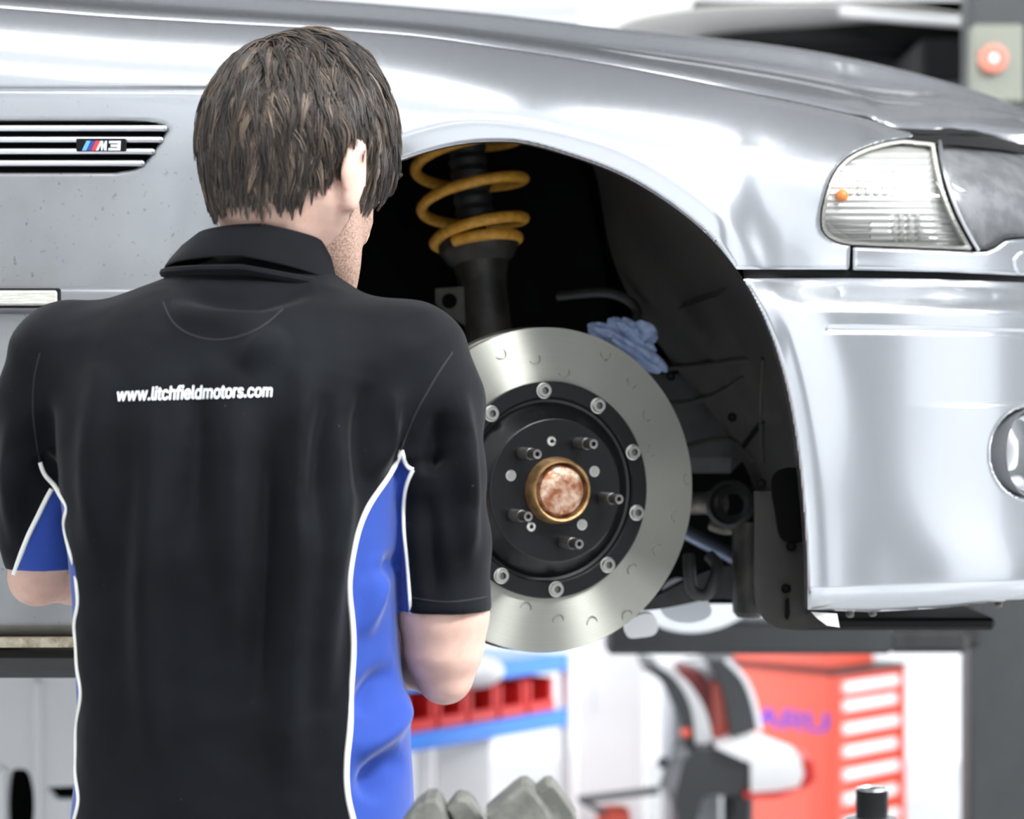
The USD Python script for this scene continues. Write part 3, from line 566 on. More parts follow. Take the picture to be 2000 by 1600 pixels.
rot = obj('brake_disc', to_hub(ring), 'disc_steel', car, 'large bare steel brake disc with crescent grooves')
obj('disc_rear_edge', lathe([(RI, -.036), (.1835, -.036), (.1835, -.0345), (RI, -.0345)], HUB, NRM, 128), 'under_dark', rot)
bell = obj('disc_bell', lathe([(.030, -.03), (.1215, -.03), (.1215, .0045), (.1205, .0055), (.1045, .0055), (.1025, .004), (.1015, .0005), (.0985, -.0005), (.083, .0165), (.0805, .0205), (.0785, .0215), (.030, .0215)], HUB, NRM, 128), 'bell_black', car, 'black disc bell')
for k in range(10):
    a = math.atan2(194, -12 / .92) - k * 2 * PI / 10
    c = hub_pt(.1115, a, .0055)
    b = obj('bell_bolt', lathe([(.0038, .0035), (.0040, .0050), (.0072, .0050), (.0080, .0040), (.0080, .0012), (.0090, .0010), (.0090, 0)], c, NRM, 28), 'bolt_steel', bell, 'bright bolt head')
    obj('bolt_socket', lathe([(0, .0018), (.0038, .0018), (.0038, .0040)], c, NRM, 6), 'stud_steel', b)
for k in range(5):
    a = math.atan2(-(857 - 955), (1165 - 1115)) + k * 2 * PI / 5
    c = hub_pt(.0585, a, .0215)
    obj('wheel_stud', lathe([(0, .034), (.0025, .034), (.0026, .042), (.0052, .0425), (.0058, .041), (.0058, .026), (.0066, .0255)] + [(.0066 + .0004 * (i % 2), .0245 - .0012 * i) for i in range(20)] + [(.0066, 0)], c, NRM, 24), 'stud_steel', bell, 'dark wheel stud')
for k, (u, v) in enumerate(((1077, 862), (1161, 921), (1137, 1025), (1037, 1029), (998, 929))):
    q = disc_at(u, v, .0215); c = HUB + NRM * .0215 + RGT * q[0] + UPZ * q[1]
    if k in (0, 3): obj('retaining_screw', lathe([(0, -.0005), (.0022, -.0005), (.0024, .0016), (.0052, .0012), (.0058, 0)], c, NRM, 20), 'bolt_steel', bell, 'bright recessed screw')
    else: obj('hub_bolt_hole', lathe([(0, .0004), (.0050, .0004), (.0052, .0002), (.0062, .0001)], c, NRM, 20), 'bolt_steel', bell)
cap = obj('hub_flange', lathe([(.0365, .020), (.0375, .0215), (.0370, .029), (.0350, .038), (.0335, .0395), (.0315, .0385), (.0300, .033), (.029, .028)], HUB, NRM, 64), 'hub_brass', car, 'brass-coloured hub collar')
obj('hub_cap', lathe([(0, .0405), (.010, .0402), (.020, .0395), (.026, .0375), (.0285, .034), (.0300, .030)], HUB, NRM, 48), 'hub_copper', cap, 'worn copper hub grease cap')
obj('knuckle', lathe([(0, -.12), (.045, -.12), (.055, -.06), (.07, -.04), (.07, -.033)], HUB, NRM, 32), 'under_dark', car)
# ---- what hangs below and in front of the disc
obj('control_arm', tube(spl([P(1300, 985, 3.0), P(1360, 984, 2.98), P(1412, 982, 2.96)], 20), [.0135] * 14 + [.015] * 6, 20), 'under_metal', car, 'dull metal cross tube')
obj('tube_grommet', lathe([(.013, 0), (.0135, -.012), (.024, -.014), (.030, -.004), (.030, .006), (.024, .012)], P(1428, 986, 2.93), (-.35, -1, .05), 32), 'rubber', car, 'black rubber grommet')
obj('reservoir', lathe([(0, 0), (.014, .0), (.019, .006), (.020, .02), (.020, .105), (.017, .115), (0, .118)], P(1462, 1205, 2.93), (0, 0, 1), 28), 'strut_dark', car, 'grey canister')
obj('support_arch', tube(spl([P(1390, 1025, 2.96), P(1420, 1033, 2.95), P(1450, 1024, 2.95), P(1474, 1005, 2.95)], 24), .0075, 10), 'under_metal', car)
obj('track_rod', tube([P(1330, 1035, 3.02), P(1440, 1092, 2.97)], [.0095, .0095], 16), 'rod_blue', car, 'bluish steel track rod')
obj('looped_hose', tube(spl([P(1345, 1085, 2.93), P(1347, 1125, 2.92), P(1358, 1158, 2.92), P(1378, 1162, 2.92), P(1392, 1140, 2.92), P(1400, 1105, 2.93), P(1385, 1085, 2.94)], 50), .0075, 12), 'rubber', car, 'black looped hose')
obj('lower_arm', slab(spl([(1250, 1190), (1330, 1140), (1400, 1110), (1470, 1120), (1474, 1165), (1420, 1170), (1340, 1180)], 50, True), 3.0, .04), 'under_dark', car, 'dark lower suspension arm')
obj('splash_plate', slab(spl([(1318, 1130), (1375, 1165), (1390, 1195), (1300, 1205), (1290, 1160)], 40, True), 3.05, .01), 'light_grey', car)
FH = P(1385, 1005, 4.15)
far = obj('far_brake_disc', lathe([(.06, -.02), (.06, .0), (.164, .0), (.166, -.002), (.166, -.026), (.06, -.026)], P(1372, 1055, 4.1), (.30, -.90, -.22), 96), 'far_disc', car, 'bright brake disc of the far wheel')
obj('ball_joint', slab(spl([(1222, 1222), (1240, 1205), (1272, 1200), (1284, 1215), (1282, 1236), (1250, 1246), (1226, 1244)], 40, True), 2.95, .03), 'white_paint', car, 'pale ball joint under the disc')
obj('undertray', cbox((.335, 2.9, 1.135), (.58, 3.9, 1.15), .004), 'black_plastic', car)
for u, v in ((1660, 1199), (1704, 1197), (1950, 1180)):
    obj('tray_screw', lathe([(0, .004), (.003, .004), (.0045, .002), (.0045, -.004)], P(u, v, 2.72 if u < 1900 else 2.84), (0, -.3, -1), 12), 'under_metal', car)
# ---- the blue paper towel tucked in behind the disc
def towel():
    rng = np.random.default_rng(5); s = trimesh.creation.icosphere(5, 1.0); v = np.array(s.vertices); d = v.copy()
    r = 1 + .42 * (np.abs(meshkit.noise(d * 1.5 + 3.3, 4) - .5) * 4 - .6) - .30 * (1 - np.abs(meshkit.noise(d * 2.6 + 9, 7) - .5) * 4).clip(0) ** 2 + .10 * np.abs(meshkit.noise(d * 5 + 1, 2) - .5)
    v = d * r[:, None] * [.040, .020, .026]; c, q = math.cos(-.55), math.sin(-.55); v = np.stack([v[:, 0] * c - v[:, 2] * q, v[:, 1], v[:, 0] * q + v[:, 2] * c], 1)
    return v + P(1228, 668, 2.845), s.faces
t = thing('paper_towel', 'crumpled blue paper towel tucked behind the brake disc', 'paper towel', P(1228, 668, 2.845)); obj('crumpled_sheet', towel(), 'towel_blue', t, smooth=22)
# ------------------------------------------------------------------ the mechanic
M('shirt_black', {'g': ('geometry', {}), 'n': ('noise_texture', dict(scale=900, detail=2)), 'w': ('noise_texture', dict(scale=14, detail=3)), 'b': ('bump', dict(strength=.25, distance=.0008)),
                  'l': ('noise_texture', dict(scale=700, detail=0)), 'lr': ('rgb_ramp', {'ramp': [(0, (0, 0, 0)), (.905, (0, 0, 0)), (.93, (.5, .5, .5))]}),
                  'r': ('rgb_ramp', {'ramp': [(.3, (.0022, .0026, .0037)), (.7, (.0046, .0054, .0073))]}), 'x': ('mix', dict(color2=(.25, .26, .28))), 'p': ('principled_bsdf', dict(roughness=.75, specular_ior_level=.09, sheen_weight=.06, sheen_roughness=.4))},
  [('g.position', 'n.vector'), ('g.position', 'w.vector'), ('g.position', 'l.vector'), ('n.fac', 'b.height'), ('b.normal', 'p.normal'), ('w.fac', 'r.fac'), ('r.color', 'x.color1'), ('l.fac', 'lr.fac'), ('lr.color', 'x.fac'), ('x.color', 'p.base_color')])
M('shirt_blue', {'g': ('geometry', {}), 'n': ('noise_texture', dict(scale=900, detail=2)), 'b': ('bump', dict(strength=.25, distance=.0008)), 'p': ('principled_bsdf', dict(base_color=(.019, .052, .27), roughness=.8, specular_ior_level=.25, sheen_weight=.2, sheen_roughness=.4))},
  [('g.position', 'n.vector'), ('n.fac', 'b.height'), ('b.normal', 'p.normal')])
plain('piping_white', (.80, .80, .74), .6); plain('print_white', (.82, .83, .84), .6); plain('seam_thread', (.004, .0044, .0055), .8)
M('skin', {'g': ('geometry', {}), 'n': ('noise_texture', dict(scale=60, detail=4)), 'r': ('rgb_ramp', {'ramp': [(.3, (.54, .335, .265)), (.7, (.63, .415, .34))]}),
           'm': ('noise_texture', dict(scale=190, detail=0)), 'mr': ('rgb_ramp', {'ramp': [(0, (1, 1, 1)), (.88, (1, 1, 1)), (.91, (.45, .30, .22))]}), 'x': ('mix', dict(mix_type='multiply', fac=1.)),
           'p': ('principled_bsdf', dict(roughness=.6, subsurface_weight=.10, subsurface_scale=.006, subsurface_radius=(1., .35, .2), specular_ior_level=.35))},
  [('g.position', 'n.vector'), ('g.position', 'm.vector'), ('n.fac', 'r.fac'), ('m.fac', 'mr.fac'), ('r.color', 'x.color1'), ('mr.color', 'x.color2'), ('x.color', 'p.base_color')])
mottled('stubble', (.20, .125, .09), (.52, .335, .26), 620, .34, .62, rough=.6, detail=2)
mottled('hair_cap', (.012, .008, .006), (.03, .02, .014), 90, rough=.6, spec=.2)
for nm, a, b in (('hair_dark', (.010, .0075, .006), (.034, .025, .019)), ('hair_mid', (.020, .0145, .011), (.075, .053, .038)), ('hair_light', (.060, .042, .030), (.20, .145, .105))):
    mottled(nm, a, b, 55, .32, .72, rough=.42, spec=.45, stretch=(1, 1, .35))
plain('trousers_black', (.012, .012, .014), .8); plain('boot_black', (.02, .018, .016), .5); plain('eye_white', (.75, .73, .70), .2); plain('lip', (.48, .20, .17), .5)

YT = 2.20
def w(u, v, d): return P(u, v, d)
per = thing('person', 'person in black polo shirt with blue side panels, back turned, working at the hub', 'person', (P(480, 900, YT)[0], YT, 0))
# torso of the shirt: sections at heights given by v (px at depth 2.20): left, right (px), centre depth, half depth
SEC = np.array([(470, 470, 600, 2.285, .045), (505, 400, 640, 2.272, .066), (540, 318, 672, 2.262, .078), (575, 235, 725, 2.252, .090), (620, 165, 790, 2.238, .101), (680, 122, 830, 2.226, .110), (760, 108, 812, 2.213, .116),
                (880, 112, 784, 2.204, .119), (1000, 127, 778, 2.20, .118), (1180, 146, 776, 2.198, .114), (1300, 151, 784, 2.198, .113), (1400, 154, 800, 2.198, .115), (1500, 150, 806, 2.198, .118), (1600, 142, 809, 2.198, .121), (1760, 134, 815, 2.198, .124)])
zs = ZC - (SEC[:, 0] - 800) / FPX * YT
sec = [PchipInterpolator(zs[::-1], c[::-1]) for c in (((SEC[:, 1] + SEC[:, 2]) / 2 - 1000) / FPX * SEC[:, 3], (SEC[:, 2] - SEC[:, 1]) / 2 / FPX * SEC[:, 3], SEC[:, 3], SEC[:, 4])]
ZTOP, ZHEM = zs[0], zs[-1]
def torso(x, y, z, shrink=0.):
    zz = np.clip(z, ZHEM, ZTOP); cx, ax, cy, ay = (s(zz) for s in sec); ax, ay = ax - shrink, ay - shrink
    n = 2.25; rho = (np.abs((x - cx) / ax) ** n + np.abs((y - cy) / ay) ** n + 1e-9) ** (1 / n)
    d = (rho - 1) * np.minimum(ax, ay); return np.maximum(np.maximum(d, (z - ZTOP + shrink) * .9), ZHEM - z)
G = Grid((-.56, 1.95, .93), (.03, 2.50, 1.60), .0036)
G.put(torso, (-.56, 1.95, .93), (.03, 2.5, 1.6), k=.001, pad=.05)
RS = [(w(795, 712, 2.228), .060), (w(833, 790, 2.222), .052), (w(856, 920, 2.212), .0415), (w(866, 1060, 2.208), .0415), (w(870, 1205, 2.205), .0425)]
LS = [(w(140, 712, 2.245), .060), (w(108, 790, 2.252), .052), (w(92, 920, 2.265), .0435), (w(92, 1040, 2.278), .0420), (w(101, 1150, 2.292), .0400)]
for ch, zc in ((RS, w(0, 1192, 2.205)[2]), (LS, w(0, 1110, 2.28)[2])):
    A = Grid(G.lo, G.lo + (np.array(G.n) - 1) * G.h, G.h); A.n = G.n.copy(); A.F = np.full(A.n, .15, np.float32); A.chain(ch, .012, .80)
    zz = (A.lo[2] + A.h * np.arange(A.n[2]))[None, None, :]
    A.F = np.maximum(A.F, (zc - zz).astype(np.float32)); sm = np.where(zz > w(0, 900, 2.2)[2], .030, .006).astype(np.float32)
    G.F = smin(G.F, A.F, sm).astype(np.float32)
# neck opening
G.cone(w(540, 560, 2.275), w(560, 400, 2.30), .050, .056, .004, op='cut')
SV, SF = G.mesh(); SV, SF = relax(SV, SF, 8)
# folds of the cloth: (polyline in px, width px, height m); they run down the back from the shoulder blades
FOLDS = [([(590, 690), (590, 900), (575, 1200), (560, 1560)], 33, .0045), ([(455, 760), (460, 1000), (450, 1300)], 39, .003), ([(690, 800), (665, 950), (640, 1120), (630, 1400)], 30, .005), ([(640, 760), (610, 900), (600, 1050)], 21, -.003),
         ([(300, 760), (297, 950), (290, 1200), (300, 1500)], 33, .0035), ([(380, 720), (385, 900), (370, 1100)], 27, -.0025), ([(720, 740), (700, 860), (690, 980)], 24, -.0035), ([(520, 800), (520, 1050), (500, 1400)], 24, -.003),
         ([(200, 700), (185, 900), (195, 1100)], 30, .003), ([(780, 760), (750, 850), (720, 940)], 21, .004), ([(560, 655), (500, 690), (465, 720)], 30, .003), ([(340, 560), (400, 585), (520, 580), (620, 560)], 21, -.003), ([(330, 600), (400, 620), (520, 612)], 33, .002),
         ([(900, 760), (905, 900), (915, 1100)], 18, .004), ([(860, 800), (850, 870), (830, 930)], 21, -.003), ([(815, 905), (850, 900), (875, 880)], 13, -.0025), ([(835, 960), (840, 1080), (850, 1180)], 21, -.002), ([(30, 800), (28, 950), (40, 1080)], 21, .003), ([(90, 780), (85, 900), (100, 950)], 18, -.003),
         ([(700, 1400), (740, 1330), (775, 1310)], 21, -.003), ([(690, 1480), (740, 1440), (800, 1350)], 24, .004), ([(710, 1560), (750, 1500), (790, 1470)], 27, -.005), ([(720, 1120), (750, 1110), (775, 1080)], 15, -.002), ([(705, 1250), (725, 1180), (745, 1080)], 18, .003)]
nrm = normals(SV, SF); su, sv = proj(SV); back = np.clip(-nrm[:, 1] * 1.6, 0, 1); disp = np.zeros(len(SV))
for pl, wd, hh in FOLDS:
    ln = shapely.LineString(spl(pl, 24)); near = (su > min(q[0] for q in pl) - 80) & (su < max(q[0] for q in pl) + 80) & (sv > min(q[1] for q in pl) - 80) & (sv < max(q[1] for q in pl) + 80)
    pt = shapely.points(su[near], sv[near]); tl = shapely.line_locate_point(ln, pt, normalized=True); disp[near] += 4.6 * hh * np.sin(PI * np.clip(tl, .02, .98)) ** .8 * np.exp(-(shapely.distance(ln, pt) / wd) ** 2)
disp += .0022 * (meshkit.fbm(SV * [22, 22, 7], 3, 3) - .5) + .0018 * (meshkit.fbm(SV * [30, 30, 45], 2, 8) - .5)
SV = SV + nrm * (disp * np.clip(back + .35, 0, 1))[:, None]
SV, SF = relax(SV, SF, 5)
# the blue panels, cut out along the piping
PR = spl([(784, 880), (762, 925), (728, 975), (702, 1030), (688, 1090), (682, 1150), (686, 1195), (690, 1245), (689, 1300), (685, 1360), (684, 1420), (678, 1480), (677, 1530), (682, 1570), (692, 1610), (700, 1740)], 150)
PA = spl([(784, 880), (790, 900), (802, 916), (808, 918)], 20); PQ = spl([(807, 918), (797, 940), (789, 985), (790, 1040), (795, 1090), (799, 1140), (803, 1196)], 60)
PL = spl([(78, 903), (88, 928), (104, 946), (122, 975), (131, 992), (127, 1010), (126, 1028), (131, 1055), (139, 1085), (147, 1115), (151, 1150), (152, 1185), (147, 1210), (149, 1260), (152, 1310), (158, 1345), (155, 1385), (150, 1420), (149, 1480), (150, 1530), (154, 1560), (146, 1600), (138, 1740)], 170)
PM = spl([(101, 955), (90, 975), (74, 1008), (58, 1040), (44, 1074), (31, 1110), (27, 1122)], 50)
blueR = shapely.Polygon(np.vstack([PR, [(940, 1760), (940, 1260), (806, 1230)], PQ[::-1], PA[::-1]])).buffer(0)
blueL = shapely.Polygon(np.vstack([PL, [(20, 1760), (20, 1190)], PM[::-1], [(100, 945)]])).buffer(0)
su, sv = proj(SV); sdR, sdL = sd_poly(blueR, su, sv), sd_poly(blueL, su, sv); s = np.maximum(sdR, sdL) / 1000
(bv, bf), (kv, kf) = split(SV, SF, s)
body_shirt = obj('polo_shirt', (kv, kf), 'shirt_black', per, 'black polo shirt with short sleeves', smooth=True)
left = proj(bv)[0][bf].mean(1) < 480
for m in (left, ~left):
    q = np.unique(bf[m]); mp = np.full(len(bv), -1); mp[q] = np.arange(len(q)); obj('side_panel', (bv[q], mp[bf[m]]), 'shirt_blue', body_shirt, 'royal blue side panel', smooth=True)
def on_shirt(pts, off=-.0005):
    pts = np.asarray(pts, float); d = G.march(pts[:, 0], pts[:, 1]); ok = ~np.isnan(d); d = np.where(ok, d, np.interp(np.arange(len(d)), np.where(ok)[0], d[ok])); return np.array([P(u, v, q + off) for (u, v), q in zip(pts, d)])
_bk = (normals(SV, SF)[:, 1] < .15); _t = cKDTree(np.stack(proj(SV[_bk]), 1)); _y = SV[_bk, 1]
def cloth_depth(u, v):
    d, i = _t.query(np.stack([u, v], 1), k=8); y = _y[i]; y0 = y.min(1, keepdims=True); wgt = np.where(y < y0 + .02, 1 / (d + .5), 0); return (y * wgt).sum(1) / wgt.sum(1)
for pl, r in ((PR, .0027), (PA, .0021), (PQ, .0021), (PL, .0022), (PM, .0024)):
    y = cloth_depth(pl[:, 0], pl[:, 1]); y = gaussian_filter(y, 2.0, mode='nearest')
    obj('piping', tube(np.array([P(u, v, q - .0002) for (u, v), q in zip(pl, y)]), r, 8), 'piping_white', body_shirt, 'white piping along the panel seam')
for pl in ([(884, 688), (862, 720), (835, 765), (808, 815), (790, 860), (783, 880)], [(78, 690), (66, 750), (66, 820), (72, 870), (78, 903)], [(318, 590), (340, 632), (375, 655), (420, 664), (475, 655), (520, 632), (552, 604)]):
    q = spl(pl, 60); y = gaussian_filter(cloth_depth(q[:, 0], q[:, 1]), 1.5, mode='nearest'); obj('seam', tube(np.array([P(a, b, c + .0002) for (a, b), c in zip(q, y)]), .0009, 6), 'seam_thread', body_shirt)
for pl in ([(806, 1168), (870, 1176), (950, 1166)],):
    q = spl(pl, 40); y = gaussian_filter(cloth_depth(q[:, 0], q[:, 1]), 1.5, mode='nearest'); obj('hem_seam', tube(np.array([P(a, b, c) for (a, b), c in zip(q, y)]), .0008, 6), 'seam_thread', body_shirt)
# printed web address across the back
tv, tf = arr(meshkit.text_mesh('www.litchfieldmotors.com', 1.0, .05, bold=True)); tm = trimesh.Trimesh(tv, tf, process=False)
tm = tm.subdivide_to_size(.35, max_iter=6); tv, tf = np.array(tm.vertices), np.array(tm.faces); x0, x1 = tv[:, 0].min(), tv[:, 0].max(); tt = (tv[:, 0] - x0) / (x1 - x0)
hgt = 23 + 2.5 * np.sin(tt * PI); tu = 227 + tt * 304 + tv[:, 1] * 2.5; tvv = 783 + (779 - 783) * np.clip(tt * 2.2, 0, 1) + (774.5 - 779) * ss(.45, 1, tt) - tv[:, 1] * hgt
ty = cloth_depth(tu, tvv); ty = ty - .0006 - .0007 * (tv[:, 2] > .02)
obj('web_address', (np.stack([(tu - 1000) / FPX * ty, ty, ZC - (tvv - 800) / FPX * ty], 1), tf), 'print_white', body_shirt, 'white lettering of a web address', smooth=False)
# collar: folded band round the neck, lower in front
def collar():
    n = 96; th = np.linspace(0, 2 * PI, n, endpoint=False); rows = []
    for (u, v, d, rx, ry, tilt, e) in ((528, 505, 2.262, .053, .058, .30, 0), (528, 462, 2.262, .0560, .060, .38, 0), (524, 456, 2.262, .0600, .064, .38, 0), (520, 459, 2.262, .0650, .068, .38, 0), (508, 482, 2.262, .0735, .075, .36, 0), (496, 508, 2.262, .0790, .082, .33, 0), (492, 522, 2.262, .0815, .086, .33, 0), (492, 525, 2.262, .0810, .085, .33, 0), (496, 517, 2.262, .075, .080, .33, 0)):
        c = P(u, v, d); y = ry * -np.cos(th); x = rx * np.sin(th); z = -np.where(y > -ry * .3, (y + ry * .3) * tilt * 1.3, (y + ry * .3) * .10) - .17 * np.clip(x, 0, 1)
        rows.append(np.stack([c[0] + x, c[1] + y, c[2] + z], 1))
    p = np.array(rows); m = len(rows); i, j = np.meshgrid(np.arange(m - 1), np.arange(n), indexing='ij'); k = (j + 1) % n
    q = np.stack([i * n + j, i * n + k, (i + 1) * n + k, (i + 1) * n + j], -1).reshape(-1, 4); return p.reshape(-1, 3), q
CV, CQ = collar(); obj('collar', (CV, CQ), 'shirt_black', body_shirt, 'folded knitted collar', smooth=70)
ct = np.linspace(-1.25, 1.25, 60); cc = P(492, 528, 2.262)
obj('collar_tape', tube(np.stack([cc[0] + .0825 * np.sin(ct), cc[1] - .086 * np.cos(ct), cc[2] - .004 - .17 * np.clip(.0825 * np.sin(ct), 0, 1) - np.where(np.cos(ct) < .3, (.3 - np.cos(ct)) * .03, 0)], 1), .0045, 8), 'shirt_black', body_shirt)

# ---- head and body
HC = P(584, 312, 2.275); yaw, pit = math.radians(37), math.radians(25)
fw = np.array([math.sin(yaw) * math.cos(pit), math.cos(yaw) * math.cos(pit), -math.sin(pit)]); rt = np.array([math.cos(yaw), -math.sin(yaw), 0]); up = np.cross(rt, fw); HR = np.stack([rt, fw, up], 1)
def H(x, y, z): return HC + HR @ np.array([x, y, z], float)
B = Grid((-.56, 2.02, 0.95), (.05, 2.74, 1.79), .0034)
B.ell(H(0, -.006, .022), (.0765, .094, .092), HR, .01); B.ell(H(0, .02, -.045), (.060, .070, .062), HR, .02); B.ell(H(0, .052, -.078), (.046, .040, .036), HR, .02); B.ell(H(0, .080, -.102), (.020, .016, .016), HR, .014)
for s_ in (-1, 1):
    B.cone(H(s_ * .060, .004, -.045), H(s_ * .030, .072, -.098), .017, .014, .02)                     # jaw line
    B.ell(H(s_ * .025, .066, -.030), (.017, .016, .018), HR, .015); B.ell(H(s_ * .031, .092, .006), (.019, .010, .012), HR, .006, 'cut')
    B.cone(H(s_ * .012, .090, .028), H(s_ * .036, .080, .024), .007, .005, .012)
    # ear: shell, rim and lobe
    eo = np.stack([HR @ np.array([1, 0, 0.]), HR @ np.array([0, 1, .25]) / 1.031, HR @ np.array([0, -.25, 1]) / 1.031], 1)
    B.ell(H(s_ * .083, -.008, -.020), (.0075, .017, .030), eo, .008); B.ell(H(s_ * .087, -.002, -.016), (.005, .009, .016), eo, .003, 'cut'); B.ell(H(s_ * .080, .002, -.048), (.006, .009, .010), eo, .006)
B.chain([(H(0, .094, .016), .008), (H(0, .103, -.014), .009), (H(0, .106, -.025), .0100)], .010); B.cone(H(-.012, .098, -.030), H(.012, .098, -.030), .006, .006, .006)
B.cone(H(-.02, .090, -.062), H(.02, .090, -.062), .006, .006, .006); B.cone(H(-.018, .087, -.073), H(.018, .087, -.073), .007, .007, .006)
B.chain([(H(0, -.024, -.045), .053), (P(545, 470, 2.285), .0505), (P(530, 560, 2.268), .048)], .008)
B.put(lambda x, y, z: torso(x, y, z, .027), (-.56, 2.02, .93), (.05, 2.5, 1.6), k=.006, pad=.05)
RE, LE = w(868, 1318, 2.215), w(72, 1128, 2.33)
RW, LW = P(690, 1165, 2.475), P(330, 1105, 2.535)
B.chain([(w(800, 718, 2.230), .042), (w(862, 900, 2.212), .031), (w(864, 1040, 2.21), .0345), (w(866, 1200, 2.207), .0405), (w(866, 1270, 2.210), .0355), (RE, .0225)], .008, .9)
B.ell(w(870, 1338, 2.205), (.017, .018, .014), np.eye(3), .014)
B.chain([(RE, .024), (RE + .30 * (RW - RE), .036), (RE + .65 * (RW - RE), .031), (RW, .0235)], .010)
B.chain([(w(135, 718, 2.25), .044), (w(88, 960, 2.275), .038), (LE, .026)], .010); B.chain([(LE, .025), (LE + .28 * (LW - LE), .029), (LE + .65 * (LW - LE), .026), (LW, .021)], .010)
def hand(wr, tow, upd, side):
    t = tow / np.linalg.norm(tow); n = upd - t * (upd @ t); n /= np.linalg.norm(n); x = np.cross(t, n) * side            # t along the hand, n the back of the hand, x towards the thumb
    q = lambda a, b, c: wr + t * a + x * b + n * c
    for b in (-.028, -.010, .010, .028): B.cone(q(.012, b * .6, 0), q(.085, b, 0), .013, .0115, .008)
    for b, l in ((.030, .92), (.010, 1.0), (-.010, .95), (-.030, .76)):
        B.chain([(q(.082, b, 0), .0102), (q(.082 + .040 * l, b, -.012), .0092), (q(.082 + .052 * l, b * .95, -.036), .0084), (q(.082 + .040 * l, b * .9, -.054), .0076)], .003)
    B.chain([(q(.022, .026, -.004), .014), (q(.050, .052, -.016), .0115), (q(.082, .056, -.030), .0095), (q(.104, .046, -.040), .0082)], .005)
hand(RW, np.array([-.45, .85, .15]), np.array([.25, .1, 1.0]), -1); hand(LW, np.array([.55, .8, .1]), np.array([-.25, .1, 1.0]), 1)
B.F[:, :, 0] = np.maximum(B.F[:, :, 0], .01)
BV, BF = B.mesh(); BV, BF = relax(BV, BF, 6)
gs = G.sample(BV); hz = np.where(BV[:, 0] < P(480, 0, 2.2)[0], w(0, 1110, 2.28)[2], w(0, 1192, 2.205)[2])          # keep the arms clear of the sleeves' folds
push = np.where(gs < .012, np.clip(gs + .017, 0, .02), 0) * ss(0, .02, BV[:, 2] - hz) * ss(0, .02, P(0, 590, 2.25)[2] - BV[:, 2]); BV = BV - normals(BV, BF) * push[:, None]
body = obj('body', (BV, BF), 'skin', per, 'bare neck, face and arms', smooth=True)
# stubble on cheek, jaw and chin: the skin there, a hair's breadth out
hl = (BV - HC) @ HR; bn = normals(BV, BF)
msk = np.minimum.reduce([hl[:, 1] - (.012 - .25 * (hl[:, 2] + .05)), -.028 + .22 * np.clip(hl[:, 1] - .02, 0, 1) * 0 - hl[:, 2], hl[:, 2] + .125, .108 - hl[:, 1]]) + .006 * (meshkit.noise(BV * 160, 3) - .5)
stv, stf = split(BV + bn * .0007, BF, msk)[0]; keep = trimesh.Trimesh(stv, stf, process=False).split(only_watertight=False) if len(stf) else []
obj('stubble', (stv, stf), 'stubble', body, 'short brown beard stubble', smooth=True)
for s_ in (-1, 1):
    obj('eye', trimesh.creation.icosphere(2, .011).apply_translation(H(s_ * .031, .078, .006)), 'eye_white', body); obj('iris', lathe([(0, .0012), (.0055, 0)], H(s_ * .031, .0885, .004), fw, 16), 'cavity', body)
    obj('eyebrow', tube([H(s_ * .014, .102, .028), H(s_ * .030, .100, .034), H(s_ * .050, .086, .029)], [.003, .0036, .002], 6), 'hair_cap', body)
obj('lips', tube([H(-.02, .0935, -.067), H(0, .0985, -.067), H(.02, .0935, -.067)], [.002, .0036, .002], 8), 'lip', body)

# ---- hair: a dark cap with clumped strands falling from the crown
RH = np.array([.0800, .0985, .122]); HO = np.array([0, -.006, -.004])
def hairline(n):
    """Height in the head's frame below which the scalp is bare, by direction."""
    az = np.degrees(np.arctan2(np.abs(n[:, 0]), -n[:, 1]))                                          # 0 behind, 90 at the ears, 180 in front
    return np.interp(az, [0, 35, 60, 74, 84, 93, 101, 112, 135, 180], [-.070, -.070, -.058, -.012, .008, .010, -.030, -.020, .022, .045])
g = Grid(HC - .14, HC + .15, .0034); g.ell(HC + HR @ HO, RH - .001, HR, .002); hv, hf = g.mesh(); hv, hf = relax(hv, hf, 3); q = (hv - HC) @ HR; nn = (q - HO) / np.linalg.norm(q - HO, axis=1, keepdims=True)
sc = hairline(nn); fq = 1 - .34 * ss(.02, -.125, q[:, 2]); hv = HC + (q * np.stack([fq, 1 - .6 * (1 - fq), np.ones(len(q))], 1)) @ HR.T
hv, hf = split(hv, hf, q[:, 2] - sc - .004)[0]
hair = obj('hair', (hv, hf), 'hair_cap', per, 'thick tousled short brown hair', smooth=True)
rng = np.random.default_rng(11)
